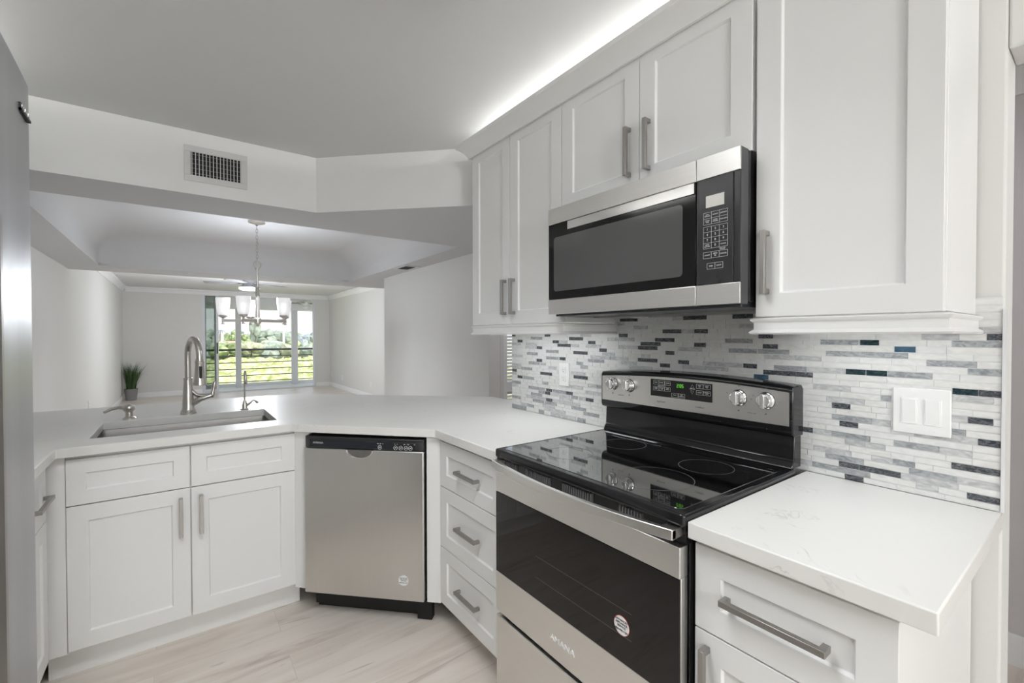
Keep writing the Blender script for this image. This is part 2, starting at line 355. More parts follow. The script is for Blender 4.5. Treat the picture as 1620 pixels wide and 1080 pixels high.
# coved corners inside the tray
x0, x1, y0, y1 = -2.249, .299, 2.701, 5.749
b = MB(); rings = []; RC = .22
for k in range(9):
    a = PI/2*k/8; d = RC*(1-math.cos(a)); z = ZC-.002-RC+RC*math.sin(a); rc = .12
    ring = []
    for cx_, cy_, s0 in ((x1, y1, 0), (x0, y1, 1), (x0, y0, 2), (x1, y0, 3)):
        sx_ = -1 if cx_ == x1 else 1; sy_ = -1 if cy_ == y1 else 1
        for q in range(5):
            g = PI/2*q/4+s0*PI/2
            ring.append((cx_+sx_*(d+rc)+max(rc-d*.3, .03)*math.cos(g), cy_+sy_*(d+rc)+max(rc-d*.3, .03)*math.sin(g), z))
    rings.append(ring)
n = len(rings[0]); vs = sum(rings, []); fs = [(i*n+j, i*n+(j+1) % n, (i+1)*n+(j+1) % n, (i+1)*n+j) for i in range(8) for j in range(n)]
# straight lower skirt
base = len(vs); vs += [(p[0], p[1], ZB+.02) for p in rings[0]]
fs += [(base+j, base+(j+1) % n, (j+1) % n, j) for j in range(n)]
fs.append(list(range(8*n, 9*n)))
b.add(vs, fs, 0, True)
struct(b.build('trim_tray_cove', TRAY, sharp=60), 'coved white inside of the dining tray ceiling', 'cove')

# living room trims
def base_trim(name, path, label):
    struct(MB().sweep([(0, 0), (.013, 0), (.013, .09), (.007, .105), (0, .105)], path).build(name, TRIM), label, 'baseboard')
def crown_trim(name, path, label):
    struct(MB().sweep([(-o, ZC+z) for o, z in CROWN], path).build(name, TRIM), label, 'crown moulding')
base_trim('baseboard_left', [(XL, YB), (XL, 3.2)], 'white baseboard along the long left wall')
base_trim('baseboard_window_left', [(-1.16, YB), (XL+.013, YB)], 'white baseboard behind the potted grass')
base_trim('baseboard_window_right', [(XF-.013, YB), (1.33, YB)], 'short white baseboard right of the sliding doors')
base_trim('baseboard_living', [(XF, 5.07), (XF, YB)], 'white baseboard along the right living room wall')
base_trim('baseboard_dining', [(.545, 2.7), (.545, 5.0)], 'white baseboard on the dining room wall')
crown_trim('trim_crown_left', [(XL, YB), (XL, 6.3)], 'white crown moulding above the left living room wall')
crown_trim('trim_crown_window', [(XF-.05, YB), (XL+.05, YB)], 'white crown moulding above the sliding doors')
crown_trim('trim_crown_living', [(XF, 6.3), (XF, YB)], 'white crown moulding above the right living room wall')
struct(MB().box(-.004, .008, -.426, -.4195, .916, 1.40).build('trim_tile_edge', mat('tile_edge_trim', (.72, .72, .73), .4)), 'thin pale metal strip ending the mosaic tiles at the opening', 'edge trim')
# knee wall below the bar side of the peninsula
kw = [(XL, 2.70), (-1.0, 2.70), (-.02, 1.72), (.008, 1.72), (.008, 1.55), (.12, 1.55), (.12, 1.78), (-.95, 2.82), (XL, 2.82)]
struct(MB().prism(kw, 0, .872).build('wall_peninsula', WALL), 'greige knee wall carrying the peninsula worktop', 'wall')

# louvered closet door
d = struct(MB().box(.70, .745, 2.635, 2.67, .01, 2.045).box(1.055, 1.105, 2.635, 2.67, .01, 2.045).box(1.415, 1.46, 2.635, 2.67, .01, 2.045)
    .box(.745, 1.415, 2.635, 2.67, .01, .13).box(.745, 1.415, 2.635, 2.67, 1.96, 2.045).box(.745, 1.415, 2.635, 2.67, .84, .93).build('door_1', TRIM), 'white louvered closet door beyond the mosaic tile wall', 'door')
b = MB()
for i in range(62):
    z = .14+i*.0295
    if .82 < z < .93 or z > 1.95: continue
    b.add([(x, y, z+dz) for x in (.745, 1.055) for y, dz in ((2.637, 0), (2.640, -.002), (2.668, .017), (2.665, .019))], [(0, 1, 2, 3), (7, 6, 5, 4), (0, 4, 5, 1), (1, 5, 6, 2), (2, 6, 7, 3), (3, 7, 4, 0)])
    b.add([(x, y, z+dz) for x in (1.105, 1.415) for y, dz in ((2.637, 0), (2.640, -.002), (2.668, .017), (2.665, .019))], [(0, 1, 2, 3), (7, 6, 5, 4), (0, 4, 5, 1), (1, 5, 6, 2), (2, 6, 7, 3), (3, 7, 4, 0)])
b.build('louver_panel', TRIM, d)

# mosaic tile wall: strip tiles, 17 mm rows
TL = "0:-151,-105,D 951,1008,M 1018,1098,L 1099,1205,L 1261,1305,M 1415,1551,M|1:-424,-362,D -310,-266,L -166,-71,M -68,-20,M 1092,1138,L 1347,1393,M|2:-234,-140,D -137,-90,D 864,965,M 1174,1270,L|3:-344,-251,M -151,-55,M 949,1049,M 1159,1253,M 1260,1356,M 1467,1551,M|4:-263,-217,M 989,1138,L 1194,1243,D 1363,1413,L|5:-425,-333,D 1277,1372,M|6:-200,-154,L -152,-105,L 900,949,D 951,994,L 1005,1051,M 1058,1202,L 1209,1253,D 1260,1305,M|7:-311,-218,M -166,-72,M -68,-21,L -19,8,D 1041,1087,D 1089,1186,M 1194,1243,D 1253,1394,M|8:852,949,L 1467,1551,M|9:-425,-380,D -137,-91,D 970,1044,L 1226,1274,M|10:-359,-334,M -211,-169,L -167,-72,M 852,883,M 888,935,L 1347,1441,M 1448,1496,D|12:-406,-362,D -118,-71,D 938,984,D 986,1034,D 1196,1291,D 1504,1548,D|13:-152,-57,L 953,1051,L 1363,1458,M|14:-212,-189,M 1158,1222,L|15:-406,-334,L -118,-22,L 938,986,M 1246,1290,L 1298,1392,M|16:-424,-380,D -378,-333,T 111,159,B 968,1013,M 1277,1323,D|17:-20,28,D 30,128,D 333,432,L 486,533,D 648,732,L 834,935,M 1092,1138,D 1144,1241,M 1450,1551,L|18:-296,-202,M -199,-154,T -151,-105,T -2,94,M 148,195,D 199,296,L 402,449,D 545,643,D 695,797,L 1314,1408,M|19:-423,-361,M 580,626,L 938,1036,D 1145,1243,M|20:-377,-284,M 466,507,D 818,863,D 1277,1323,D 1327,1423,L|21:-247,-153,M -150,-55,M 48,145,M 149,246,M 348,449,L 545,643,D 648,748,L 853,949,L 1056,1153,D 1466,1550,L|22:-262,-217,B 82,130,D 334,381,D 530,629,D 888,934,D 1143,1191,D 1449,1497,D|23:-423,-332,M -184,-139,T -135,-40,M 163,260,M 466,557,D 662,764,L 969,1067,D 1276,1373,M|24:-423,-393,D 97,144,D 698,747,D 1209,1255,D 1516,1550,D|25:-423,-387,L 326,381,D 436,521,D"
rows = {int(r.split(':')[0]): [(int(a)/1000, int(c)/1000, t) for a, c, t in (q.split(',') for q in r.split(':')[1].split())] for r in TL.split('|')}
b = MB(); ids = []; PIT = .0172; Y0, Y1 = -.419, 1.55
rnd = random.Random(11)
def tile(ya, yb, r, mi):
    sh = .0045*(ya+yb)/2 if r > 0 else 0
    za = .915+r*PIT+(.0045*ya if r else 0); zb = .914+(r+1)*PIT-.0008+.0045*ya
    g = .0006; y_a, y_b = ya+g, yb-g
    dz = .0045*(yb-ya)
    t = rnd.random(); xf = -.0006 if mi < 5 else 0
    vs = [(xf, y_a, za), (xf, y_b, za+(dz if r else 0)), (xf, y_b, zb+dz), (xf, y_a, zb), (.006, y_a, za), (.006, y_b, za+(dz if r else 0)), (.006, y_b, zb+dz), (.006, y_a, zb)]
    fs = [(0, 1, 2, 3), (0, 4, 5, 1), (1, 5, 6, 2), (2, 6, 7, 3), (3, 7, 4, 0)]
    b.add(vs, fs, mi); ids.extend([t]*5)
for r in range(30):
    cur = Y0
    def fill(a, e):
        while e-a > .004:
            L = rnd.choice((.048, .048, .097, .097, .072, .12))
            if e-a-L < .03: L = e-a
            q = rnd.random()
            mi = 0 if q < .66 else 1 if q < .92 else 2
            if r > 27 and rnd.random() < .12: mi = 4
            tile(a, a+L, r, mi); a += L
    for a, e, t in sorted(rows.get(r, [])):
        a = max(a, cur); e = min(e, Y1)
        fill(cur, a)
        if a-cur <= .004: a = cur
        tile(a, e, r, {'L': 2, 'M': 3, 'D': 4, 'T': 5, 'B': 6}[t]); cur = e
    fill(cur, Y1)
GI = len(TILES)
b.box(.0008, .008, Y0, Y1, .9145, 1.43, GI); ids.extend([0]*6)
o = b.build('wall_backsplash', TILES+[GROUT]); struct(o, 'backsplash of thin white, grey and charcoal mosaic strip tiles', 'tile wall')
at = o.data.attributes.new('tile_id', 'FLOAT', 'FACE')
at.data.foreach_set('value', ids)
# ------------------------------------------------------------------ cabinets
def pull(parent, x, z, L, vert=True, yf=0, label=None):
    t = .0065; b = MB(); s = .030; q = 2*t
    pr = [(-L/2, yf), (-L/2, yf-s), (L/2, yf-s), (L/2, yf), (L/2-q, yf), (L/2-q, yf-s+q), (-L/2+q, yf-s+q), (-L/2+q, yf)]
    if vert: b.prism([(y_, z+l_) for l_, y_ in pr], x-t, x+t, ax='x')
    else: b.prism([(x+l_, y_) for l_, y_ in pr], z-t, z+t)
    return b.build('handle', HANDLE, parent, bevel=.0008)
def door(parent, name, x0, x1, z0, z1, yf=0, rl=.062, hx=None, hz=None, L=.16, vert=True):
    o = MB().shaker(x0, x1, z0, z1, yf, rl=rl).build(name, WHITE, parent, bevel=.0012)
    if hx is not None: pull(o, hx, hz, L, vert, yf)
    return o
G = .0015
R90 = -PI/2
# sink base (faces the camera): local x = world X, front plane y = 0
t = thing('sink_base_cabinet', 'white shaker base cabinet under the sink with two doors', 'cabinet', (0, 1.815, 0))
b = MB(); b.box(-1.955, -1.937, .0215, .62, .11, .872); b.box(-1.15, -1.132, .0215, .62, .11, .872); b.box(-1.937, -1.15, .0215, .62, .11, .128); b.box(-1.937, -1.15, .602, .62, .128, .872); b.box(-1.937, -1.15, .0215, .04, .128, .872); b.box(-2.0, -1.938, .004, .03, .11, .872)
b.build('body', WHITE, t, bevel=.001)
MB().box(-2.0, -1.10, .06, .08, 0, .11).build('toe_kick', WHITE, t)
f = MB().shaker(-1.936, -1.5475, .683, .862, rl=.056).build('false_front', WHITE, t, bevel=.0012)
f = MB().shaker(-1.5435, -1.13, .683, .862, rl=.056).build('false_front', WHITE, t, bevel=.0012)
door(t, 'door', -1.936, -1.5475, .118, .679, hx=-1.580, hz=.56, L=.165)
door(t, 'door', -1.5435, -1.13, .118, .679, hx=-1.508, hz=.56, L=.165)
# corner filler beside the dishwasher
S2 = 2**-.5
def diag(s, out=0): return (-1.165+s*S2-out*S2, 1.815-s*S2-out*S2)
MB().prism([(-1.130, .002), (-1.165+.105*S2+.014, -.105*S2+.014), (-1.165+.105*S2+.04, -.105*S2+.04), (-1.130, .03)], .105, .872).build('filler_panel', WHITE, t)
# left run
t = thing('base_cabinet', 'white base cabinet under the worktop beside the refrigerator, drawer over door', 'cabinet', (-1.985, 0, 0), PI/2)
b = MB(); b.box(.60, 1.795, .021, .54, .11, .872)
b.build('body', WHITE, t, bevel=.001); MB().box(.60, 1.87, .06, .08, 0, .11).build('toe_kick', WHITE, t)
MB().box(1.795, 1.80, .008, .05, .11, .872).build('filler_panel', WHITE, t)
door(t, 'drawer', 1.36, 1.79, .655, .862, rl=.055, hx=1.66, hz=.745, L=.20, vert=False)
door(t, 'door', 1.36, 1.79, .118, .651)
door(t, 'drawer', .62, 1.356, .655, .862, rl=.055, hx=.99, hz=.745, L=.20, vert=False)
door(t, 'door', .62, 1.356, .118, .651, hx=1.31, hz=.56)
# drawer stack left of the range: local x = .765 - Y + ..., front plane X = -.622
t = thing('drawer_cabinet', 'white base cabinet of three stacked drawers between dishwasher and range', 'cabinet', (-.622, 1.272, 0), R90)
MB().box(.0, .500, .021, .60, .11, .872).build('body', WHITE, t, bevel=.001)
MB().box(-.02, .500, .115, .13, 0, .11).build('toe_kick', WHITE, t)
for z0, z1 in ((.655, .858), (.379, .651), (.116, .375)):
    door(t, 'drawer', .008, .497, z0, z1, rl=.058, hx=.262, hz=(z0+z1)/2+(.0 if z1 > .8 else 0), L=.165, vert=False)
MB().prism([(.004, .004), (-.043, -.043), (-.057, -.029), (-.012, .020)], .105, .872).build('filler_panel', WHITE, t)
# right of range
t = thing('base_cabinet', 'white base cabinet right of the range with drawer over door', 'cabinet', (-.622, 0, 0), R90)
MB().box(.004, .372, .021, .62, .11, .872).build('body', WHITE, t, bevel=.0015); MB().box(.004, .36, .115, .13, 0, .11).build('toe_kick', WHITE, t)
door(t, 'drawer', .006, .374, .668, .860, rl=.060, hx=.177, hz=.762, L=.20, vert=False)
door(t, 'door', .006, .374, .118, .664, hx=.037, hz=.555)

# wall cabinets; local x = -Y, front plane X = -.33
def rail_prof(h): return [(0, 0), (.012, 0), (.016, .004), (.012, .009), (.006, .012), (.006, h-.012), (.012, h-.008), (.014, h-.003), (.010, h), (0, h)]
def wallcab(name, label, y1, y0, z0, doors, zd1=2.29, ret=None):
    t = thing(name, label, 'cabinet', (-.33, y1, 0), R90); W = y1-y0
    MB().box(.0005, W-.0005, .021, .329, z0+.004, 2.262).build('body', WHITE, t, bevel=.001)
    for x0, x1, hx, hz in doors: door(t, 'door', x0+G, x1-G, z0+.003, zd1, hx=hx, hz=hz, L=.165, rl=.06)
    return t
t = wallcab('wall_cabinet', 'white two door wall cabinet left of the microwave', 1.454, .7655, 1.390, [(0, .334, .334-.034, 1.52), (.334, .6885, .334+.034, 1.52)])
# light rail of the left wall cabinet (wraps both ends)
b = MB(); b.sweep([(o, 1.344+z) for o, z in rail_prof(.045)], [(.6885, .325), (.6885, .012), (0, .012), (0, .325)]); b.build('light_rail', WHITE, t)
t = wallcab('wall_cabinet', 'white wall cabinet with two short doors above the microwave', .764, .002, 1.836, [(0, .3815, .3815-.040, 1.965), (.3815, .755, .3815+.040, 1.965)])
t = wallcab('wall_cabinet', 'white single door wall cabinet right of the microwave', 0, -.374, 1.385, [(0, .374, .030, 1.53)])
b = MB(); b.sweep([(o, 1.342+z) for o, z in rail_prof(.043)], [(.374, .325), (.374, .012), (.0, .012), (.0, .325)]); b.build('light_rail', WHITE, t)
# crown along the wall cabinets
cp = [(.004, 2.268), (.014, 2.268), (.018, 2.278), (.030, 2.296), (.048, 2.312), (.062, 2.320), (.066, 2.334), (.0, 2.334), (-.02, 2.30)]
tag(MB().sweep([(-o, z) for o, z in cp], [(-.01, 1.456), (-.332, 1.456), (-.332, -.376), (-.01, -.376)]).build('crown_moulding', WHITE), 'white cove crown moulding running over the wall cabinets', 'crown moulding')
# upper cabinets on the left wall, seen only mirrored in the appliances
t = thing('wall_cabinet', 'white wall cabinets on the left wall, mirrored in the microwave door', 'cabinet', (-2.19, .64, 0), PI/2)
MB().box(0, 1.60, .021, .327, 1.39, 2.30).build('body', WHITE, t)
for k in range(4): door(t, 'door', .4*k+G, .4*k+.4-G, 1.393, 2.29)

# ------------------------------------------------------------------ worktops
ZT, ZK = .914, .876
P = [(XL, .60), (-1.958, .60), (-1.958, 1.788), (XL, 1.788), (-1.885, 1.955), (-1.885, 2.385), (XL, 3.03), (-1.1475, 1.788),
     (-1.185, 1.955), (-1.185, 2.385), (-.88, 3.03), (-.6495, 1.259), (0-.0012, 1.5515), (.17, 1.5515), (.17, 2.0), (-.6495, .768), (-.0012, .768)]
cl = [(0, 1, 2, 3), (3, 2, 4, 5, 6), (2, 7, 8, 4), (5, 9, 10, 6), (7, 11, 12, 13, 14, 10, 9, 8), (11, 15, 16, 12)]
tag(MB().cells(P, cl, ZK, ZT).build('worktop', QUARTZ, bevel=.003), 'white quartz peninsula worktop with sink cutout, running up to the range', 'worktop')
tag(MB().prism([(-.6495, 0-.003), (-.6495, -.427), (-.0012, -.424), (-.0012, -.003)], ZK, ZT).build('worktop', QUARTZ, bevel=.003), 'short white quartz worktop right of the range below the light switch', 'worktop')

# sink
t = thing('kitchen_sink', 'stainless undermount sink set into the white peninsula worktop', 'sink', (-1.535, 2.17, .70))
b = MB(); xa, xb, ya, yb = -.358, .358, -.222, .222; r = .03
def rr(x0, x1, y0, y1, r, q=5):
    return [(cx+r*math.cos(a0+PI/2*k/q), cy+r*math.sin(a0+PI/2*k/q)) for cx, cy, a0 in ((x1-r, y1-r, 0), (x0+r, y1-r, PI/2), (x0+r, y0+r, PI), (x1-r, y0+r, 1.5*PI)) for k in range(q+1)]
R1 = rr(xa-.015, xb+.015, ya-.015, yb+.015, .03); R2 = rr(xa, xb, ya, yb, .02); R3 = rr(xa+.01, xb-.01, ya+.01, yb-.01, .04); n = len(R1)
vs = [(*p, .1755) for p in R1]+[(*p, .1755) for p in R2]+[(*p, 0) for p in R3]+[(*p, .172) for p in R1]+[(p[0]*1.01, p[1]*1.01, -.004) for p in R3]
fs = []
for i in range(n):
    j = (i+1) % n
    fs += [(i, j, n+j, n+i), (n+i, n+j, 2*n+j, 2*n+i), (j, i, 3*n+i, 3*n+j), (3*n+j, 3*n+i, 4*n+i, 4*n+j)]
fs += [list(range(2*n, 3*n)), list(range(4*n, 5*n))[::-1]]
b.add(vs, fs); b.build('basin', SINKST, t)
MB().lathe([(.0, .0005), (.055, .0005), (.056, .004), (.04, .004), (.038, .001), (.0, .0015)], (0, .05, 0), 24, caps=False).build('drain', CHROME, t)

# faucet
t = thing('kitchen_faucet', 'tall brushed nickel pull-down faucet behind the sink', 'faucet', (-1.543, 2.455, ZT))
MB().lathe([(.038, 0), (.038, .006), (.035, .010), (.035, .016), (.032, .020), (.0285, .030), (.0275, .06), (.024, .12), (.020, .186), (.0225, .188), (.0225, .194), (.019, .197)], seg=28).build('body', NICKEL, t)
SPR = Matrix.Rotation(math.radians(15), 4, 'Z')
pts = [(0, 0, .195)]+[(0, 0, .30)]+[(0, -.092+.092*math.cos(a), .318+.092*math.sin(a)) for a in [PI*k/14 for k in range(15)]]+[(0, -.184, .30)]
b = MB(); b.T = SPR; b.tube(pts, .0150, 16).build('spout', NICKEL, t)
b = MB(); b.T = SPR; sh = b.lathe([(.0185, .305), (.0185, .295), (.022, .292), (.022, .286), (.020, .28), (.022, .24), (.0255, .20), (.031, .175), (.031, .170), (.025, .168)], (0, -.184, 0), 24).build('spray_head', NICKEL, t)
b = MB(); b.T = SPR; b.box(-.0085, .0045, -.211, -.200, .205, .268).build('spray_button', BPLASTIC, sh, bevel=.003)
h = MB().tube([(.01, -.004, .05), (.03, -.01, .062), (.055, -.016, .078), (.085, -.02, .088), (.105, -.02, .094)], [.017, .017, .016, .014, .013], 14).tube([(.0, 0, .16), (.02, -.006, .12), (.04, -.010, .098), (.07, -.016, .094), (.1, -.02, .095)], [.008, .010, .011, .011, .011], 12).build('handle_arm', NICKEL, t)
MB().tube([(.105, -.02, .082), (.110, -.02, .1), (.113, -.02, .12), (.118, -.02, .145), (.121, -.02, .165), (.122, -.02, .172)], [.009, .012, .0085, .011, .010, .004], 14).build('lever', NICKEL, h)
# soap dispenser
t = thing('soap_dispenser', 'short nickel soap dispenser on the worktop left of the faucet', 'soap dispenser', (-1.79, 2.44, ZT))
MB().lathe([(.028, 0), (.028, .004), (.024, .008), (.016, .014), (.0155, .036), (.018, .039)], seg=20).build('base', NICKEL, t)
MB().lathe([(.018, .039), (.024, .045), (.026, .055), (.024, .066), (.014, .074), (.002, .077)], seg=20).build('pump_head', NICKEL, t)
MB().tube([(-.01, -.008, .058), (-.04, -.028, .066), (-.065, -.045, .062), (-.09, -.062, .050)], [.010, .0085, .0075, .006], 12).build('spout', NICKEL, t)
# filtered water tap
t = thing('drinking_water_tap', 'slender nickel drinking water tap right of the faucet', 'tap', (-1.278, 2.425, ZT))
MB().lathe([(.022, 0), (.022, .003), (.016, .006), (.0135, .012), (.0135, .03), (.010, .042), (.007, .055)], seg=20).build('base', NICKEL, t)
pts = [(0, 0, .05), (0, 0, .19)]+[(0, -.028+.028*math.cos(a), .195+.028*math.sin(a)) for a in [PI*k/8 for k in range(9)]]+[(0, -.056, .165)]
MB().tube(pts, .0048, 10).lathe([(.0065, .198), (.0075, .19), (.0085, .155), (.006, .15)], (0, -.056, 0), 12).build('spout', NICKEL, t)
MB().tube([(.008, 0, .022), (.028, -.003, .036), (.042, -.004, .052), (.052, -.005, .048), (.062, -.006, .036), (.070, -.007, .034)], [.008, .0065, .0055, .006, .0075, .0035], 10).build('lever', NICKEL, t)

# ------------------------------------------------------------------ dishwasher on the diagonal
dx, dy = diag(.104, .021)
t = thing('dishwasher', 'stainless dishwasher with black control strip set diagonally in the corner', 'dishwasher', (dx, dy, 0), -PI/4)
DW = .595
MB().box(.012, DW-.008, .075, .58, .02, .868).box(-.0, DW+.004, .072, .10, .09, .868).build('tub', SHADOWBLACK, t)
dd = MB().box(0, DW, 0, .07, .112, .806).build('door', STEELV, t, bevel=.005, seg=3)
c = MB().prism([(0, .012), (0, .07), (.0, .07), (DW, .07), (DW, .012), (DW-.03, .0), (.03, .0)], .8065, .862).build('control_panel', BPLASTIC, t, bevel=.004)
MB().box(.03, DW-.035, -.002, .002, .812, .846).build('control_fascia', mat('navy_black_fascia', (.012, .014, .02), .3), c, bevel=.002)
b = MB().text('AMANA', .075, -.0024, .833, .013, sx=1.15)
b.build('lettering', INK, c)
for x in (.385, .462, .487, .512, .534): MB().tube([(x+.0085*math.cos(a), -.003, .822+.0095*math.sin(a)) for a in [2*PI*k/14 for k in range(14)]], .0011, 6, closed=True).box(x-.003, x+.003, -.0032, -.0022, .820, .8245).build('button', INK, c)
for x, wd in ((.376, .006), (.388, .006), (.400, .003), (.459, .003), (.470, .003), (.505, .007), (.523, .008), (.553, .005), (.585-.03, .003)): MB().box(x-wd/2, x+wd/2, -.0032, -.0022, .8375, .8405).build('indicator_mark', INK, c)
# pocket handle at the top of the door, its shade put into darker steel
b = MB(); n = 14; W2 = .062
vs = []; 
for k in range(n+1):
    u = -1+2*k/n; x = .285+u*W2; dp = .040*max(0, 1-u*u)**.5
    vs += [(x, -.0012, .8062), (x, -.0012, .8062-dp*.9)]
pk = MB().add([(v[0], v[1]-.001, v[2]) for v in vs]+[(v[0], .012, v[2]) for v in vs], [(2*k, 2*k+1, 2*k+3, 2*k+2) for k in range(n)]+[(2*k+1, 2*n+2+2*k+1, 2*n+2+2*k+3, 2*k+3) for k in range(n)])
pk.build('pocket_handle', mat('pocket_shade_steel', (.30, .295, .29), .3, 1), dd)
rim = [( .285+W2*1.03*math.cos(a), -.0015, .8055-.0385*abs(math.sin(a))) for a in [PI+PI*k/16 for k in range(17)]]
MB().tube(rim, .0045, 8).build('pocket_rim', mat('polished_pocket_rim', (.75, .74, .73), .22, 1), dd)
st = MB().lathe([(.024, -.0006), (.024, .0)], (.497, -.0004, .208), 32, ax='y').build('sticker', WPLASTIC, dd)
b = MB()
for s_, z in (('ADVANCED', .219), ('APPLIANCE', .2125), ('SERVICE', .206), ('888-998-1281', .197)): b.text(s_, .497, -.0012, z, .0068)
b.build('sticker_text', DINK, st)
b = MB().box(.02, DW-.02, .085, .11, .004, .088); b.box(DW-.05, DW+.02, .05, .09, .004, .095)
b.build('toe_kick', SHADOWBLACK, t)

# ------------------------------------------------------------------ refrigerator, faces +X
t = thing('refrigerator', 'tall brushed stainless refrigerator at the left edge of the room', 'refrigerator', (-1.775, -.38, 0), PI/2)
MB().box(.005, .915, .085, .74, .03, 1.76).build('case', DGREY, t, bevel=.004)
def curvedoor(x0, x1, name):
    n = 12; poly = [(x0, .075)]+[(x0+(x1-x0)*k/n, .010-.010*(1-((x0+(x1-x0)*k/n-.46)/.46)**2)) for k in range(n+1)]+[(x1, .075)]
    return MB().prism(poly, .06, 1.775).build(name, FRIDGE, t, bevel=.008, seg=3)
curvedoor(0, .37, 'freezer_door'); fd = curvedoor(.374, .92, 'fridge_door')
MB().tube([(.40, -.004, .5), (.40, -.055, .53), (.40, -.055, 1.45), (.40, -.004, 1.48)], .011, 10).build('handle', HANDLE, fd)
bd = MB().box(.835, .895, .0035, .0095, 1.700, 1.7035).box(.835, .838, .0035, .0095, 1.700, 1.712).build('badge', SHADOWBLACK, fd)
MB().text('AMANA', .867, .0055, 1.709, .010, sx=1.3, depth=.0008).build('badge_letters', HANDLE, bd)
MB().box(.03, .89, .06, .20, 0, .058).build('base_grille', SHADOWBLACK, t)

# ------------------------------------------------------------------ range: local x = .765 - Y, local y = X
t = thing('electric_range', 'stainless and black electric range with smooth glass cooktop', 'range', (0, .765, 0), R90)
MB().box(.004, .761, -.625, -.025, .02, .904).build('body', BLACK, t)
b = MB()
pol = rr(-.001, .766, -.660, -.062, .012, 4)
ct = b.prism(pol, .900, .929).build('cooktop', BLACK, t, bevel=.006, seg=3)
MB().prism(rr(.022, .743, -.636, -.105, .02, 4), .927, .9303).build('glass_surface', BGLASS, ct, bevel=.001)
RING = mat('burner_ring', (.16, .16, .17), .3)
for x, y, r in ((.587, -.263, .080), (.560, -.485, .107), (.243, -.235, .080), (.215, -.490, .080)):
    b = MB(); vs = []; n = 64
    for k in range(n):
        a = 2*PI*k/n
        for q in (r-.0008, r+.0008): vs.append((x+q*math.cos(a), y+q*math.sin(a), .9306))
    b.add(vs, [(2*k, 2*k+1, (2*k+3) % (2*n), (2*k+2) % (2*n)) for k in range(n)]); b.build('burner_ring', RING, ct)
# vent strip below the cooktop lip
v = MB().box(.006, .759, -.640, -.62, .853, .899).build('vent_trim', BLACK, t)
for g0, n in ((.055, 6), (.165, 13), (.345, 13), (.565, 8)):
    b = MB().box(g0-.003, g0+.0095*n, -.6405, -.639, .864, .892)
    for k in range(n): b.box(g0+.0095*k, g0+.0095*k+.0055, -.646, -.639, .866, .890)
    b.build('vent_grille', mat('vent_grey_plastic', (.11, .11, .115), .4), v, bevel=.001)
# oven door
od = MB().box(.010, .756, -.660, -.628, .345, .488).box(.010, .756, -.660, -.628, .777, .851).box(.010, .756, -.655, -.628, .488, .777).build('oven_door', STEEL, t, bevel=.002)
MB().box(.011, .755, -.6605, -.652, .489, .776).build('oven_window', OVENGLASS, od)
LINE = mat('glass_line', (.10, .095, .09), .4)
MB().box(.235, .62, -.6609, -.6603, .5595, .5603).box(.235, .62, -.6609, -.6603, .6285, .6293).build('window_line', LINE, od)
# bowed bar handle
n = 20; ZH0, ZH1 = .871, .896; vs = []; fs = []
for k in range(n+1):
    u = -1+2*k/n; x = .3825+u*.368; yo = -.682-.040*(1-u*u); th = .016
    vs += [(x, yo, ZH0), (x, yo, ZH1), (x, yo+th, ZH1), (x, yo+th, ZH0)]
for k in range(n):
    for j in range(4): fs.append((4*k+j, 4*k+(j+1) % 4, 4*k+4+(j+1) % 4, 4*k+4+j))
fs += [(0, 1, 2, 3), (4*n+3, 4*n+2, 4*n+1, 4*n)]
h = MB().add(vs, fs, 0, True)
for x in (.0145, .7155): h.box(x, x+.035, -.682, -.640, .872, .895)
h.build('handle', STEEL, od, bevel=.002)
b = MB().text('AMANA', .360, -.6606, .4075, .0235, sx=1.3, depth=.0012); b.build('lettering', mat('bright_letters', (.86, .86, .85), .4), od)
st = MB().lathe([(.0255, -.0006), (.0255, 0)], (.588, -.6606, .585), 32, ax='y').lathe([(.0243, -.0008), (.0243, 0)], (.588, -.6607, .585), 32, 1, ax='y').build('sticker', [RED, WPLASTIC], od)
b = MB()
for s_, z in (('ADVANCED', .5985), ('APPLIANCE', .5905), ('SERVICE', .5825), ('888-998-1281', .5725)): b.text(s_, .588, -.6618, z, .0076)
b.build('sticker_text', DINK, st)
MB().box(.010, .756, -.660, -.628, .075, .330).build('storage_drawer', STEEL, t, bevel=.003)
MB().box(.02, .745, -.60, -.58, 0, .07).build('toe_kick', SHADOWBLACK, t)
# backguard
n = 20
def arch(x, z0): return z0+.016*(1-((x-.3825)/.3825)**2)
bg_ = MB().prism([(-.085, .929), (-.078, .945), (-.070, .955), (-.066, 1.035), (-.02, 1.035), (-.02, .929)], .004, .761, ax='x').build('backguard', BLACK, t, bevel=.003)
pol = [(-.001+.767*k/n, arch(-.001+.767*k/n, 1.182)) for k in range(n+1)]
cb = MB(); N1 = len(pol)
sec = [(-.092, 1.045), (-.088, 1.034), (-.072, 1.028), (-.02, 1.028)]
vs = []; fs = []
for x, zt in pol:
    vs += [(x, -.074, 1.028), (x, -.088, 1.033), (x, -.093, 1.045), (x, -.093, zt-.012), (x, -.086, zt), (x, -.03, zt+.004), (x, -.018, zt-.01), (x, -.018, 1.028)]
K = 8
for i in range(n):
    for j in range(K): fs.append((i*K+j, (i+1)*K+j, (i+1)*K+(j+1) % K, i*K+(j+1) % K))
fs += [list(range(K)), list(range(n*K, n*K+K))[::-1]]
cb.add(vs, fs); cbo = cb.build('control_housing', BLACK, t, bevel=.003)
vs = []; fs = []; m_ = 20
for k in range(m_+1):
    x = .006+.750*k/m_; zt = arch(x, 1.164)
    vs += [(x, -.0945, 1.062), (x, -.0945, zt), (x, -.090, 1.062), (x, -.090, zt)]
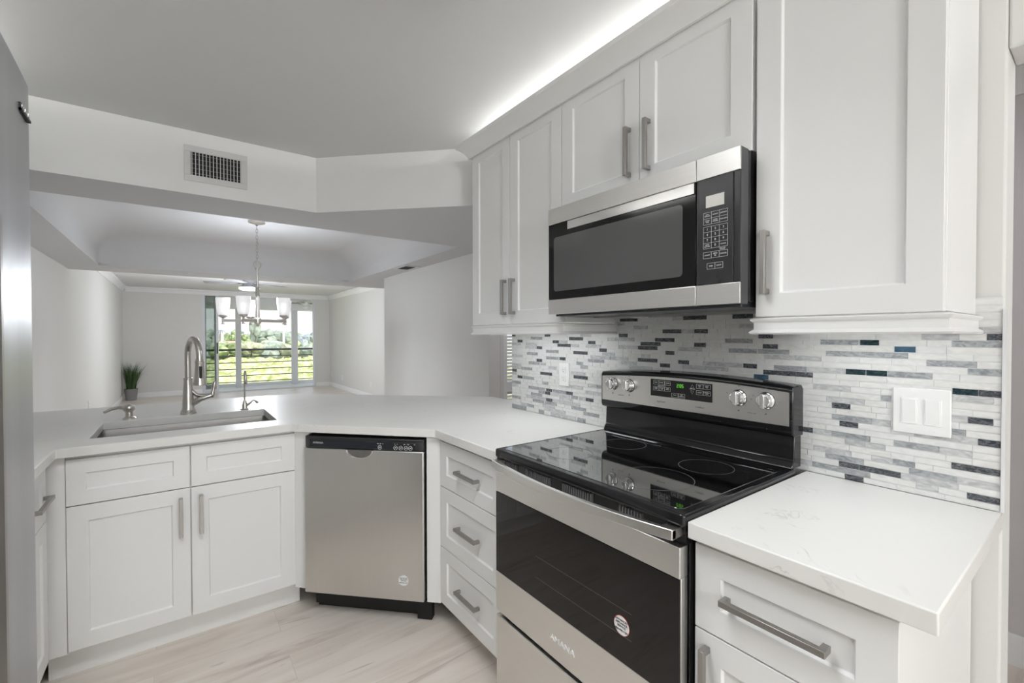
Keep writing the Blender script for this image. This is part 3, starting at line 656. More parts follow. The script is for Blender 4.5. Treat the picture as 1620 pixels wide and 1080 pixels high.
for k in range(m_):
    a = 4*k; fs += [(a, a+4, a+5, a+1), (a+1, a+5, a+7, a+3), (a+2, a, a+4, a+6)]
fs += [(0, 1, 3, 2), (4*m_, 4*m_+2, 4*m_+3, 4*m_+1)]
cp_ = MB().add(vs, fs).build('control_panel', STEEL, cbo)
MARK = mat('control_marks', (.16, .16, .17), .6)
for x in (.066, .153, .603, .689):
    k = MB().lathe([(.0265, -.0948), (.0265, -.099), (.0225, -.101), (.021, -.117), (.019, -.119)], (x, 0, 1.133), 28, ax='y')
    k.box(x-.006, x+.006, -.126, -.110, 1.133-.0225, 1.133+.0225)
    k.build('knob', CHROME, cp_, bevel=.0012)
    MB().lathe([(.0275, -.0946), (.0275, -.0953)], (x, 0, 1.133), 28, ax='y').build('knob_skirt', BPLASTIC, cp_)
for x in (.066, .153, .603, .689):
    b = MB(); R_ = .034 if x > .5 else .031
    for a in [PI*(-.25+1.5*q/9) for q in range(10)]: b.box(x+R_*math.cos(a)-.0006, x+R_*math.cos(a)+.0006, -.0952, -.0944, 1.133+R_*math.sin(a)-.0006, 1.133+R_*math.sin(a)+.0006)
    for s_, q_, z_ in (('OFF', x, 1.133+R_+.005), ('LO', x+R_+.007, 1.133), ('HI', x-R_-.005, 1.145)): MB().text(s_, q_, -.0948, z_, .0046).build('lettering', MARK, cp_)
    MB().box(x-.0025, x+.0025, -.0952, -.0944, 1.133-R_-.0105, 1.133-R_-.0055).build('burner_icon', MARK, cp_); b.build('dial_ticks', MARK, cp_)
for s_, x, z, q_ in (('SURFACE UNIT', .110, 1.0895, .0042), ('SURFACE UNIT', .646, 1.0875, .0042), ('EasyTouch', .305, 1.085, .0085), ('ColdStart', .465, 1.083, .0085)): MB().text(s_, x, -.0948, z, q_).build('lettering', MARK, cp_)
ds = MB().box(.258, .512, -.0965, -.094, 1.105, 1.170).build('display', mat('display_black', (.012, .012, .013), .12), cp_, bevel=.0008)
b = MB()
def frame(b, x0, x1, z0, z1, y=-.0970, t=.0008):
    b.box(x0, x1, y, y+.0008, z0, z0+t); b.box(x0, x1, y, y+.0008, z1-t, z1); b.box(x0, x0+t, y, y+.0008, z0, z1); b.box(x1-t, x1, y, y+.0008, z0, z1)
for k, (a_, c_) in enumerate((('BAKE', 'WARM\nHOLD'), ('BROIL', 'FROZEN\nBAKE'), ('CLEAN', 'KEEP\nWARM'))):
    x = .272+.025*k; b = MB(); frame(b, x, x+.0245, 1.150, 1.1655); b.text(a_, x+.0122, -.0970, 1.158, .0056).build('touch_key', INK, ds)
    b = MB(); frame(b, x, x+.0245, 1.127, 1.1425); b.text(c_, x+.0122, -.0970, 1.1355, .0045).build('touch_key', INK, ds)
for k, s_ in enumerate(('START', 'OFF\nCANCEL')):
    x = .352+.028*k; b = MB(); frame(b, x, x+.0275, 1.108, 1.1235); b.text(s_, x+.0137, -.0970, 1.1165, .0052).build('touch_key', INK, ds)
for x, z, a_ in ((.452, 1.1495, 'TIMER\nSET'), (.479, 1.1495, 'COOK\nTIME'), (.452, 1.1275, 'CLOCK'), (.479, 1.1275, 'CONTROL\nLOCK')):
    b = MB(); frame(b, x, x+.0265, z, z+.0155); b.text(a_, x+.0132, -.0970, z+.008, .0046).build('touch_key', INK, ds)
for s_, zc_ in ((1, 1.1555), (-1, 1.1345)):
    tri = [(.4365-.0065, zc_-s_*.005), (.4365+.0065, zc_-s_*.005), (.4365, zc_+s_*.0062)]
    MB().tube([(x, -.0970, z) for x, z in tri], .0005, 4, closed=True).build('arrow_key', INK, ds)
for s_, x in (('TEMP TIME', .4365), ('SELECT OPTION', .309)): MB().text(s_, x, -.0970, 1.146, .0045).build('lettering', INK, ds)
b = MB()
segs = {'2': 'abged', '0': 'abcdef', '5': 'afgcd'}
def seven(b, ch, x, z, w=.0065, h=.013, t=.0016, y=-.0972):
    S = {'a': (0, w, h-t, h), 'g': (0, w, h/2-t/2, h/2+t/2), 'd': (0, w, 0, t), 'f': (0, t, h/2, h), 'b': (w-t, w, h/2, h), 'e': (0, t, 0, h/2), 'c': (w-t, w, 0, h/2)}
    for q in segs[ch]: p = S[q]; b.box(x+p[0], x+p[1], y, y+.0008, z+p[2], z+p[3])
seven(b, '2', .374, 1.1455); seven(b, '0', .3855, 1.1455); seven(b, '5', .3945, 1.1455)
for z in (1.149, 1.155): b.box(.3822, .3836, -.0972, -.0964, z, z+.0014)
b.build('clock_digits', GREENLED, ds)

# ------------------------------------------------------------------ microwave: local x = .7615 - Y, local y = X
t = thing('microwave_oven', 'stainless over-the-range microwave hung below the short wall cabinet', 'microwave', (0, .7605, 0), R90)
MW = .757; F = -.405; Z0, Z1 = 1.4224, 1.832
MB().box(.004, MW-.002, F+.045, -.004, Z0+.006, Z1).build('case', BLACK, t, bevel=.002)
XS = .6325
dr = MB().box(0, XS-.001, F, F+.043, Z1-.061, Z1).box(0, XS-.001, F, F+.043, Z0, Z0+.056).box(0, XS-.001, F+.008, F+.043, Z0+.056, Z1-.061).build('door', STEEL, t, bevel=.0015)
MB().box(.0015, XS-.002, F+.001, F+.02, Z0+.0565, Z1-.0615).build('door_glass', MWBLACK, dr, bevel=.001)
MB().prism([(p[0], p[1]) for p in rr(.033, .590, Z0+.087, Z1-.114, .012, 4)], F+.0002, F+.004, ax='y').build('window', MWGLASS, dr)
MB().prism([(.004, F+.0035), (.004, F+.002), (XS-.004, F-.004), (XS-.004, F+.0035)], Z1-.094, Z1-.064).build('handle_lip', mat('polished_lip', (.70, .69, .68), .16, 1), dr)
cp_ = MB().box(XS+.001, MW, F, F+.006, Z1-.061, Z1).box(XS+.001, MW, F, F+.006, Z0, Z0+.056).box(XS+.02, MW-.02, F+.004, F+.006, Z0+.05, Z1-.06).build('control_column', STEEL, t, bevel=.0012)
MB().box(XS+.001, MW, F+.0062, F+.043, Z0, Z1).build('column_side', DGREY, cp_, bevel=.001)
pn = MB().box(XS+.003, MW-.019, F+.001, F+.0038, Z0+.0565, Z1-.0615).box(MW-.018, MW, F+.003, F+.0060, Z0+.0565, Z1-.0615).build('keypad_panel', mat('graphite_panel', (.028, .028, .03), .2, spec=.35), cp_, bevel=.001)
MB().box(.662, .714, F, F+.004, 1.690, 1.722).build('lcd', LCD, pn)
b = MB(); y = F+.0003
def grid(b, x0, x1, z0, z1, nx, nz, t=.0006):
    for i in range(nx+1): x = x0+(x1-x0)*i/nx; b.box(x-t/2, x+t/2, y, y+.001, z0, z1)
    for i in range(nz+1): z = z0+(z1-z0)*i/nz; b.box(x0, x1, y, y+.001, z-t/2, z+t/2)
gx0, gx1 = .655, .7235; dxg = (gx1-gx0)/3
grid(b, gx0, gx1, 1.644, 1.677, 3, 2); grid(b, gx0, gx1, 1.578, 1.638, 3, 4); grid(b, gx0, gx1, 1.551, 1.568, 3, 1); grid(b, .666, .711, 1.521, 1.537, 2, 1)
for (i, j), s_ in {(0, 0): 'ADD\nMINUTE', (1, 0): 'REHEAT', (2, 0): 'DEFROST', (0, 1): 'COOK\nTIME', (1, 1): 'COOK\nPOWER', (2, 1): 'POPCORN'}.items():
    b.text(s_, gx0+dxg*(i+.5), y, 1.6688-.0165*j, .0044)
for k in range(9): b.text(str(k+1), gx0+dxg*(k % 3+.5), y, 1.6305-.015*(k//3), .0088)
b.text('TIMER\nSET-OFF', gx0+dxg*.5, y, 1.5855, .0044); b.text('0', gx0+dxg*1.5, y, 1.5855, .0088); b.text('CLOCK', gx0+dxg*2.5, y, 1.5855, .0046)
b.text('START', gx0+dxg*.5, y, 1.5595, .0052); b.text('ADD\n30', gx0+dxg*1.5, y, 1.5595, .0055); b.text('CANCEL', gx0+dxg*2.5, y, 1.5595, .005); b.text('HOLD 3 SEC\nTO LOCK', gx0+dxg*2.4, y, 1.5725, .0033)
b.text('FAN', .6772, y, 1.529, .0056); b.text('LIGHT', .6998, y, 1.529, .0052)
b.build('key_markings', INK, pn)
MB().lathe([(.0075, F+.0004), (.0075, F+.002)], (.700, 0, 1.492), 16, ax='y').build('key_emblem', SHADOWBLACK, pn)
MB().box(.012, MW-.012, F+.03, -.02, Z0-.008, Z0+.008).build('base_plate', mat('dark_base_plate', (.03, .035, .04), .25), t, bevel=.002)
MB().box(.05, MW-.05, -.20, -.06, Z0-.012, Z0-.007).build('grease_filter', mat('aluminium_mesh', (.35, .35, .34), .35, 1, bump=.4, bscale=400), t)
MB().box(.20, .26, -.155, -.12, Z0-.016, Z0-.011).build('lamp_cover', WPLASTIC, t)

# ------------------------------------------------------------------ outlets, switches, vents
def plate(name, label, cat, loc, rotz, kind, group=None):
    t = thing(name, label, cat, loc, rotz, group)
    if kind == 'switch':
        MB().box(-.0585, .0585, -.006, 0, -.061, .061).build('cover_plate', WPLASTIC, t, bevel=.0025)
        for x in (-.0235, .0235):
            r = MB().box(x-.0175, x+.0175, -.0075, -.005, -.0345, .0345).build('switch_surround', WPLASTIC, t, bevel=.0006)
            MB().prism([(-.0075, -.031), (-.0098, 0.0), (-.0105, .031), (-.006, .031), (-.006, -.031)], x-.0145, x+.0145, ax='x').build('rocker', WPLASTIC, r, bevel=.0006)
            for z in (-.049, .049): MB().box(x-.005, x+.005, -.0068, -.005, z-.0015, z+.0015).build('screw', WPLASTIC, t)
    else:
        MB().box(-.036, .036, -.006, 0, -.059, .059).build('cover_plate', WPLASTIC, t, bevel=.0025)
        for z in (-.021, .021):
            q = MB().prism(rr(-.0165, .0165, z-.0145, z+.0145, .006, 3), -.0078, -.005, ax='y').build('receptacle', WPLASTIC, t, bevel=.0006)
            MB().box(-.007, -.0052, -.0081, -.007, z-.001, z+.008).box(.0052, .007, -.0081, -.007, z, z+.007).lathe([(.0025, -.0081), (.0025, -.007)], (0, 0, z-.007), 10, ax='y').build('slot', DGREY, q)
    return t
plate('light_switch', 'white double rocker light switch on the mosaic tiles', 'light switch', (-.0008, -.2745, 1.137), R90, 'switch')
plate('wall_outlet', 'white outlet on the mosaic tiles left of the range', 'outlet', (-.0008, 1.099, 1.141), R90, 'outlet')
plate('wall_outlet', 'white outlet low on the right living wall, farthest toward the balcony', 'outlet', (XF, 11.9, .31), R90, 'outlet')
plate('wall_outlet', 'white outlet low on the right living wall, middle of its three', 'outlet', (XF, 10.95, .30), R90, 'outlet')
plate('wall_outlet', 'white outlet low on the right living wall, nearest the dining wall edge', 'outlet', (XF, 8.85, .31), R90, 'outlet')
plate('wall_outlet', 'white outlet low on the left wall near the soap dispenser', 'outlet', (XL, 7.5, .43), PI/2, 'outlet')
plate('wall_outlet', 'white outlet on the left wall near the potted grass', 'outlet', (XL, 10.7, .41), PI/2, 'outlet')

t = thing('air_vent', 'grey metal supply vent on the kitchen bulkhead', 'vent', (-1.411, 2.2877, 2.2345))
b = MB(); W_, H_, wi, hi = .141, .092, .112, .060
b.box(-W_, W_, -.006, 0, hi, H_); b.box(-W_, W_, -.006, 0, -H_, -hi); b.box(-W_, -wi, -.006, 0, -hi, hi); b.box(wi, W_, -.006, 0, -hi, hi)
b.build('frame', VENTMETAL, t, bevel=.002)
MB().box(-wi, wi, -.0012, -.0004, -hi, hi).build('duct_opening', SHADOWBLACK, t)
b = MB()
for k in range(15): x = -wi+.0155*(k+.5)-.003; b.box(x-.0018, x+.0018, -.006, -.002, -hi, hi)
b.build('vertical_fins', VENTMETAL, t)
b = MB()
for k in range(5): z = -hi+.024*(k+.5); b.box(-wi, wi, -.0025, -.0014, z-.0012, z+.0012)
b.build('rear_fins', mat('dark_vent_fin', (.16, .16, .16), .5), t)
for x in (-.127, .127): MB().lathe([(.004, -.0075), (.004, -.005)], (x, 0, 0), 12, ax='y').build('screw', VENTMETAL, t)
t = thing('air_vent', 'small dark ceiling vent in the soffit by the dining wall', 'vent', (.41, 4.03, ZB))
MB().box(-.09, .09, -.16, -.12, -.006, 0).box(-.09, .09, .12, .16, -.006, 0).box(-.09, -.06, -.12, .12, -.006, 0).box(.06, .09, -.12, .12, -.006, 0).build('frame', VENTMETAL, t, bevel=.001)
MB().box(-.06, .06, -.12, .12, -.0012, -.0004).build('duct_opening', SHADOWBLACK, t)
b = MB()
for k in range(9): y_ = -.12+.24*(k+.5)/9; b.box(-.06, .06, y_-.003, y_+.003, -.006, -.002)
b.build('fins', mat('dark_vent_fin2', (.10, .10, .10), .5), t)
# invented ceiling fixture out of view, added to house the kitchen fill light
t = thing('added_ceiling_fixture', 'added flat white fixture out of view, housing the kitchen fill light', 'ceiling light', (-1.5, .30, ZC))
MB().box(-.60, .60, -.27, .27, -.05, 0).build('housing', TRIM, t, bevel=.006); MB().box(-.56, .56, -.235, .235, -.056, -.049).build('diffuser', LENS, t)
# ------------------------------------------------------------------ chandelier
t = thing('chandelier', 'five light brushed nickel chandelier hanging in the dining tray', 'chandelier', (-.99, 4.2, 0))
MB().lathe([(.07, ZC-.003), (.07, ZC-.016), (.045, ZC-.026), (.012, ZC-.034), (.008, ZC-.045)], seg=28).build('canopy', NICKEL, t)
b = MB(); z = ZC-.045; k = 0
while z > 2.02:
    pts = []
    for q in range(14):
        a = 2*PI*q/14; x, zz = .009*math.cos(a), .019*math.sin(a); pts.append((x, 0, z-.015+zz) if k % 2 else (0, x, z-.015+zz))
    b.tube(pts, .0024, 6, closed=True); z -= .030; k += 1
b.build('chain', NICKEL, t)
b = MB(); b.tube([(.03*math.cos(a), 0, 2.0+.034*math.sin(a)) for a in [2*PI*q/20 for q in range(20)]], .004, 8, closed=True); b.build('top_ring', NICKEL, t)
MB().lathe([(.012, 1.975), (.018, 1.965), (.018, 1.955), (.011, 1.945), (.0095, 1.94), (.0095, 1.80), (.016, 1.795), (.018, 1.79), (.018, 1.51), (.03, 1.50), (.03, 1.46), (.018, 1.45), (.012, 1.43), (.004, 1.425)], seg=20).build('stem', NICKEL, t)
lits = []
for k in range(5):
    a = math.radians(168+72*k-36.4*0); ca, sa = math.cos(a), math.sin(a)
    arm = MB(); arm.T = Matrix.Rotation(a, 4, 'Z'); arm.box(.02, .285, -.008, .008, 1.468, 1.492); arm.lathe([(.013, 1.445), (.013, 1.455), (.009, 1.458), (.009, 1.50), (.016, 1.505), (.034, 1.515), (.036, 1.53), (.03, 1.53)], (.275, 0, 0), 18)
    ao = arm.build('arm', NICKEL, t, bevel=.001)
    s_ = MB(); s_.T = Matrix.Rotation(a, 4, 'Z'); s_.lathe([(.033, 1.522), (.042, 1.54), (.050, 1.585), (.056, 1.64), (.058, 1.685), (.055, 1.685), (.053, 1.64), (.047, 1.585), (.038, 1.545), (.02, 1.532)], (.275, 0, 0), 24, caps=False); s_.build('shade', SHADE, t)
    bu = MB(); bu.T = Matrix.Rotation(a, 4, 'Z'); bu.lathe([(.010, 1.535), (.012, 1.55), (.026, 1.59), (.028, 1.61), (.02, 1.632), (.003, 1.64)], (.275, 0, 0), 16); bu.build('bulb', mat('lit_bulb', (1, 1, 1), .5, emit=(1, .98, .95), es=4), t)

# ------------------------------------------------------------------ ceiling fans
def fan(name, label, loc, zc, blade, hub, lens=True, n=5, R=.68, a0=0, cubic=True):
    t = thing(name, label, 'ceiling fan', loc)
    MB().lathe([(.06, zc), (.06, zc-.012), (.02, zc-.03)], seg=20).tube([(0, 0, zc-.02), (0, 0, -.02)], .012, 10).build('downrod', hub, t)
    if cubic: MB().box(-.10, .10, -.10, .10, -.075, .03).lathe([(.11, -.10), (.11, -.07)], seg=24).build('motor', hub, t, bevel=.006)
    else: MB().lathe([(.03, .05), (.10, .03), (.115, -.01), (.10, -.05), (.05, -.07), (.05, -.10), (.075, -.12), (.06, -.16), (.01, -.18)], seg=24).build('motor', hub, t)
    for k in range(n):
        b = MB(); b.T = Matrix.Rotation(a0+2*PI*k/n, 4, 'Z') @ Matrix.Rotation(math.radians(9), 4, 'X')
        b.prism([(.09, -.035), (.25, -.05), (R-.03, -.07), (R, -.04), (R, .04), (R-.03, .07), (.25, .05), (.09, .035)], -.035, -.028); b.build('blade', blade, t, bevel=.002)
    if lens: MB().lathe([(.165, -.105), (.17, -.115), (.165, -.14), (.12, -.155), (.01, -.16)], seg=32).build('light_lens', LENS, t)
    return t
fan('ceiling_fan', 'silver ceiling fan with lit lens in the living room', (-.53, 9, 2.335), ZC-2.335, FANBLADE, mat('grey_motor', (.22, .22, .23), .35, .6), a0=.35, n=5, R=.72)
fan('ceiling_fan', 'white ceiling fan out on the balcony', (1.25, 12.95, 2.27), 2.37-2.27, FANBLADE, TRIM, lens=False, a0=.4, n=5, R=.5, cubic=False)

# ------------------------------------------------------------------ potted grass
t = thing('potted_grass', 'tall green potted grass in the far left corner', 'potted plant', (-2.40, 11.72, 0))
MB().lathe([(.085, 0), (.09, .004), (.115, .235), (.118, .24), (.110, .24), (.106, .21), (.0, .21)], seg=32, caps=False).build('pot', POT, t)
MB().lathe([(.105, .2), (.105, .215)], seg=24).build('soil', SOIL, t)
b = MB(); rg = random.Random(5)
for k in range(320):
    a = rg.random()*2*PI; r0 = .075*rg.random()**.5; H = .36+.26*rg.random(); lean = (.04+.27*rg.random()); a2 = a+rg.uniform(-.7, .7)
    if math.cos(a2) < 0: lean = min(lean, .13-r0*.4)
    vs = []; wd = .0045
    for q in range(5):
        u = q/4; r = lean*u**1.8; x = r0*math.cos(a)+r*math.cos(a2); y = r0*math.sin(a)+r*math.sin(a2); z = .2+H*u-.05*lean*u*u; ww = wd*(1-u**2)+.0004
        px, py = -math.sin(a2)*ww, math.cos(a2)*ww; vs += [(x-px, y-py, z), (x+px, y+py, z)]
    b.add(vs, [(2*q, 2*q+1, 2*q+3, 2*q+2) for q in range(4)], k % 2)
b.build('grass_blades', [BLADE, mat('grass_blade_light', (.09, .16, .045), .5, var=.4)], t)

# ------------------------------------------------------------------ sliding doors and balcony
GLASS = bpy.data.materials.new('window_glass'); GLASS.use_nodes = True
n_, l_ = GLASS.node_tree.nodes, GLASS.node_tree.links
for q in list(n_): n_.remove(q)
o_ = n_.new('ShaderNodeOutputMaterial'); g1 = n_.new('ShaderNodeBsdfGlossy'); g1.inputs['Roughness'].default_value = .01; t1 = n_.new('ShaderNodeBsdfTransparent'); t1.inputs[0].default_value = (.95, .97, .965, 1)
fr = n_.new('ShaderNodeFresnel'); fr.inputs[0].default_value = 1.4; ms = n_.new('ShaderNodeMixShader'); l_.new(fr.outputs[0], ms.inputs[0]); l_.new(t1.outputs[0], ms.inputs[1]); l_.new(g1.outputs[0], ms.inputs[2]); l_.new(ms.outputs[0], o_.inputs[0])
TINT = GLASS.copy(); TINT.name = 'stacked_tinted_glass'; [q for q in TINT.node_tree.nodes if q.type == 'BSDF_TRANSPARENT'][0].inputs[0].default_value = (.76, .79, .775, 1)
def sash(name, label, x0, x1, y, glass, fw_=.05):
    t = struct(MB().box(x0, x0+fw_, y, y+.035, .03, 2.33).box(x1-fw_, x1, y, y+.035, .03, 2.33).box(x0+fw_, x1-fw_, y, y+.035, .03, .09).box(x0+fw_, x1-fw_, y, y+.035, 2.28, 2.33).build(name, GREYTRIM, bevel=.003), label, 'sliding door')
    MB().box(x0+fw_, x1-fw_, y+.014, y+.020, .09, 2.28).build('glass', glass, t)
    return t
struct(MB().box(-1.16, 1.33, YB+.005, YB+.145, 0, .03).box(-1.16, -1.13, YB+.005, YB+.145, .03, 2.34).box(1.28, 1.33, YB-.006, YB+.145, .03, 2.34).box(-1.13, 1.28, YB-.004, YB+.145, 2.30, 2.34).build('door_2', GREYTRIM, bevel=.003), 'pale frame and track of the balcony sliding doors', 'door frame')
s2 = sash('door_3', 'tinted sliding glass panel stacked open at the left of the balcony opening', -1.14, -.83, YB+.03, TINT)
MB().box(-.872, -.845, YB+.005, YB+.03, .92, 1.18).build('pull_handle', BPLASTIC, s2, bevel=.004)
sash('door_4', 'second sliding panel stacked behind the tinted one', -1.12, -.86, YB+.09, TINT)
struct(MB().box(XL-.2, 2.6, 12.25, 13.75, -.2, -.03).build('floor_balcony', mat('pale_balcony_floor', (.72, .71, .70), .7)), 'pale concrete balcony floor', 'floor')
struct(MB().box(XL-.2, 2.6, 13.60, 13.75, -.03, .05).build('trim_balcony_curb', mat('white_stucco', (.80, .80, .80), .8)), 'low white curb along the balcony edge', 'curb')
struct(MB().box(XL-.2, 2.6, 13.36, 13.75, 2.06, 2.37).box(XL-.2, 2.6, 12.25, 13.36, 2.37, 2.40).build('ceiling_balcony', mat('white_stucco2', (.78, .78, .79), .8)), 'white balcony ceiling and front beam', 'ceiling')
POSTM = mat('white_post', (.66, .66, .69), .6)
tag(MB().box(-.375, -.25, 13.365, 13.485, -.03, 2.06).build('balcony_post', POSTM, bevel=.004), 'slim white balcony post left of centre behind the chandelier', 'post')
tag(MB().box(.985, 1.135, 13.365, 13.485, -.03, 2.06).build('balcony_post', POSTM, bevel=.004), 'wider white balcony post toward the right of the opening', 'post')
t = thing('balcony_railing', 'dark horizontal bar balcony railing in front of the green view', 'railing', (0, 13.52, 0))
MB().tube([(XL, 0, .965), (2.5, 0, .965)], .028, 10).build('top_rail', RAILM, t)
for z in (.79, .62, .445, .27, .10): MB().tube([(XL, 0, z), (2.5, 0, z)], .0125, 8).build('bar', RAILM, t)
for x in (-2.3, 2.35): MB().box(x-.02, x+.02, -.02, .02, -.03, .965).build('rail_post', RAILM, t)
struct(MB().box(XL-.25, XL-.12, 12.25, 13.75, -.2, 2.4).box(2.48, 2.6, 12.25, 13.75, -.2, 2.4).build('wall_balcony', WALL), 'end walls of the balcony', 'wall')

# ------------------------------------------------------------------ view outside
def leafmat(name, c1, c2, scale):
    M, n, l, b, tc = nodes(name)
    z = n.new('ShaderNodeTexNoise'); z.inputs['Scale'].default_value = scale; z.inputs['Detail'].default_value = 6; l.new(tc.outputs['Object'], z.inputs['Vector'])
    r = n.new('ShaderNodeValToRGB'); l.new(z.outputs[0], r.inputs[0]); e = r.color_ramp.elements
    e[0].position = .40; e[0].color = (*c1, 1); e[1].position = .62; e[1].color = (*c2, 1); l.new(r.outputs[0], b.inputs['Base Color']); b.inputs['Roughness'].default_value = .7
    return M
from mathutils import noise as mno
MANG = leafmat('mangrove_leaves', (.34, .38, .12), (.84, .85, .46), .9)
TREES = [leafmat('tree_leaves_green', (.16, .22, .09), (.46, .52, .28), .8), leafmat('tree_leaves_hazy', (.27, .32, .27), (.46, .51, .42), .6), leafmat('tree_leaves_pale', (.32, .34, .22), (.60, .60, .45), .8), leafmat('tree_leaves_blue', (.26, .30, .33), (.44, .49, .50), .6)]  # leaf colours lightened to carry the haze of distance
BARK = mat('bark', (.25, .21, .17), .9, var=.2)
struct(MB().box(-400, 500, 13.9, 900, -9.5, -9).build('ground_outside', leafmat('far_ground', (.45, .50, .34), (.70, .68, .56), .1)), 'pale green ground far below the balcony', 'ground')
# mangrove canopy: bumpy mass of leaves
b = MB(); nx, ny = 150, 120; vs = []
for j in range(ny):
    v = j/(ny-1); Y = 24+96*v**1.5
    for i in range(nx):
        u = i/(nx-1); X = -16+(-14*v)+u*(46+40*v)
        h = abs(mno.noise(Vector((X*.35, Y*.35, 1))))*1.6+abs(mno.noise(Vector((X*1.3, Y*1.3, 4))))*.8+mno.noise(Vector((X*.08, Y*.08, 9)))*.8
        vs.append((X+mno.noise(Vector((X*2, Y*2, 2)))*.25, Y+mno.noise(Vector((X*2, Y*2, 7)))*.25, -4.6+h-(3.5 if j == 0 else 0)))
fs = [(j*nx+i, j*nx+i+1, (j+1)*nx+i+1, (j+1)*nx+i) for j in range(ny-1) for i in range(nx-1)]
tag(b.add(vs, fs, 0, False).build('mangrove_canopy', MANG), 'sunlit yellow green mangrove canopy below the balcony railing', 'mangroves', kind='stuff')
def crown(b, c, rx, rz, seed, mi=0, lumps=9, sub=2):
    rg = random.Random(seed)
    for k in range(lumps):
        a = rg.random()*2*PI; e = rg.uniform(-.5, 1); r = rg.uniform(.35, .62)
        cc = (c[0]+rx*.6*math.cos(a)*(1-abs(e)*.5), c[1]+rx*.6*math.sin(a)*(1-abs(e)*.5), c[2]+rz*.62*e)
        bm = bmesh.new(); bmesh.ops.create_icosphere(bm, subdivisions=sub, radius=1)
        vv = []
        for v in bm.verts:
            p = v.co; f = 1+.35*mno.noise(p*2.2+Vector((seed, k, 0)))+.22*mno.noise(p*6+Vector((k, seed, 3)))
            vv.append((cc[0]+p.x*f*rx*r, cc[1]+p.y*f*rx*r, cc[2]+p.z*f*rz*r))
        b.add(vv, [[v.index for v in f.verts] for f in bm.faces], mi, False); bm.free()
def tree(name, label, X, Y, top, rx, rz, m_, seed, cat='tree', group=None, sub=2):
    t = thing(name, label, cat, (X, Y, -9), 0, group)
    zc_ = top-rz*.9+9
    b = MB(); crown(b, (0, 0, zc_), rx, rz, seed, sub=sub); b.build('crown', m_, t)
    MB().tube([(0, 0, 0), (rx*.05, 0, zc_*.5), (0, 0, zc_)], [.35, .28, .18], 8).build('trunk', BARK, t)
    return t
def dirx(px, Y):  # world X seen at a picture column for a given depth
    k = (px-810)/713.409
    return -1.5795+(Y+.59)*math.tan(CY+math.atan(k))
tree('pine_tree', 'tall grey green pine rising behind the chandelier stem', dirx(404, 190), 190, 7.2, 2.2, 5.0, TREES[1], 3)
tree('round_tree', 'round pale tree with domed crown beside the white roofs', dirx(397, 124), 124, -.4, 2.6, 2.0, TREES[2], 5)
tree('broad_tree', 'broad bright green tree at the left edge of the view', dirx(360, 123), 123, -.2, 3.4, 2.6, TREES[0], 7)
t = thing('palm_tree', 'thin palm standing above the trees at the far left of the view', 'tree', (dirx(346.5, 170), 170, -9))
MB().tube([(0, 0, 0), (.1, 0, 5), (.3, 0, 12.3)], [.25, .2, .15], 8).build('trunk', BARK, t)
b = MB()
for k in range(11):
    a = 2*PI*k/11; pts = [(.3+1.9*u*math.cos(a), 1.9*u*math.sin(a), 12.2+.9*u-1.9*u*u) for u in (0, .25, .5, .75, 1)]
    for q in range(4): p0, p1 = pts[q], pts[q+1]; s_ = .22*(1-q/5); b.add([(p0[0]-s_*math.sin(a), p0[1]+s_*math.cos(a), p0[2]), (p0[0]+s_*math.sin(a), p0[1]-s_*math.cos(a), p0[2]), (p1[0]+s_*.8*math.sin(a), p1[1]-s_*.8*math.cos(a), p1[2]-.1), (p1[0]-s_*.8*math.sin(a), p1[1]+s_*.8*math.cos(a), p1[2]-.1)], [(0, 1, 2, 3)])
b.build('fronds', TREES[3], t)
rg = random.Random(21)
for k, px in enumerate(range(336, 510, 7)):
    Y = 210+(k % 4)*26; tree('distant_tree', 'hazy green tree in the distant treeline beyond the mangroves', dirx(px+rg.uniform(-2, 2), Y), Y, 2.6+rg.uniform(-1.0, 1.2), 3.6+rg.random()*.8, 3.4+rg.random(), TREES[rg.choice((0, 1, 1, 3))], 40+k, group='distant treeline', sub=1)
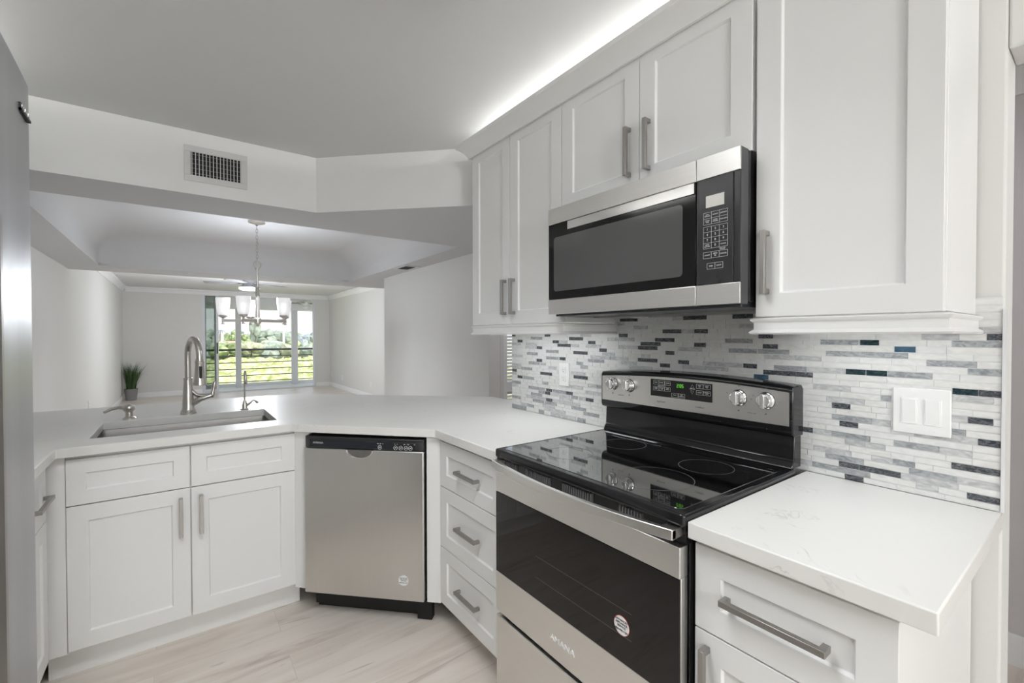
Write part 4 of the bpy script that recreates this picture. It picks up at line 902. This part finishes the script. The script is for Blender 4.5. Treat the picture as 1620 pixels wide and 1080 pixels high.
for k, px in enumerate(range(337, 510, 10)):
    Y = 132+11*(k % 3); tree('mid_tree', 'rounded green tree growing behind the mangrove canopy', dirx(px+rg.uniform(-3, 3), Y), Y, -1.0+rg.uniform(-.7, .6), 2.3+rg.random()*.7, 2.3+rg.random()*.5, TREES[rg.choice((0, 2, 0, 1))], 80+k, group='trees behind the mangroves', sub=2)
def house(label, px, Y, w_, h0, h1, roofm, wallm):
    X = dirx(px, Y); t = thing('distant_house', label, 'house', (X, Y, -9))
    MB().box(-w_/2, w_/2, 0, 7, 0, h0+9).build('wall', wallm, t)
    MB().add([(-w_/2-.4, -.5, h0+9), (w_/2+.4, -.5, h0+9), (w_/2+.4, 7.5, h0+9), (-w_/2-.4, 7.5, h0+9), (-w_/4, 3.5, h1+9), (w_/4, 3.5, h1+9)], [(0, 1, 5, 4), (1, 2, 5), (2, 3, 4, 5), (3, 0, 4), (3, 2, 1, 0)]).build('roof', roofm, t)
    b = MB()
    for q in range(4): x = -w_/2+w_*(q+.5)/4; b.box(x-.5, x+.5, -.03, .02, h0+9-2.2, h0+9-.8)
    b.build('window', mat('far_window_pane', (.45, .47, .5), .3), t)
    return t
HW = mat('white_house_wall', (.80, .80, .78), .8); TR = mat('terracotta_roof', (.62, .40, .30), .8, var=.1); WR = mat('white_roof', (.82, .82, .80), .7)
house('house with terracotta roof among the trees left of the first post', 364, 180, 8, -1.8, -.4, TR, HW)
house('long low white roofed house below the railing line of trees', 415, 160, 8, -3.3, -2.3, WR, HW)
house('white flat house at the right of the pine tree', 434, 196, 6, -1.2, -.7, WR, HW)
t = thing('white_tower', 'slender white tower at the right among the trees', 'tower', (dirx(449, 206), 206, -9))
MB().box(-.4, .4, 0, .8, 0, 13.2).build('shaft', HW, t); MB().box(-.5, .5, -.1, .9, 13.2, 13.4).build('cap', HW, t)
t = thing('white_tower', 'slender white tower near the left edge of the view', 'tower', (dirx(352, 192), 192, -9))
MB().box(-.4, .4, 0, .8, 0, 11.8).build('shaft', HW, t); MB().box(-.5, .5, -.1, .9, 11.8, 12).build('cap', HW, t)
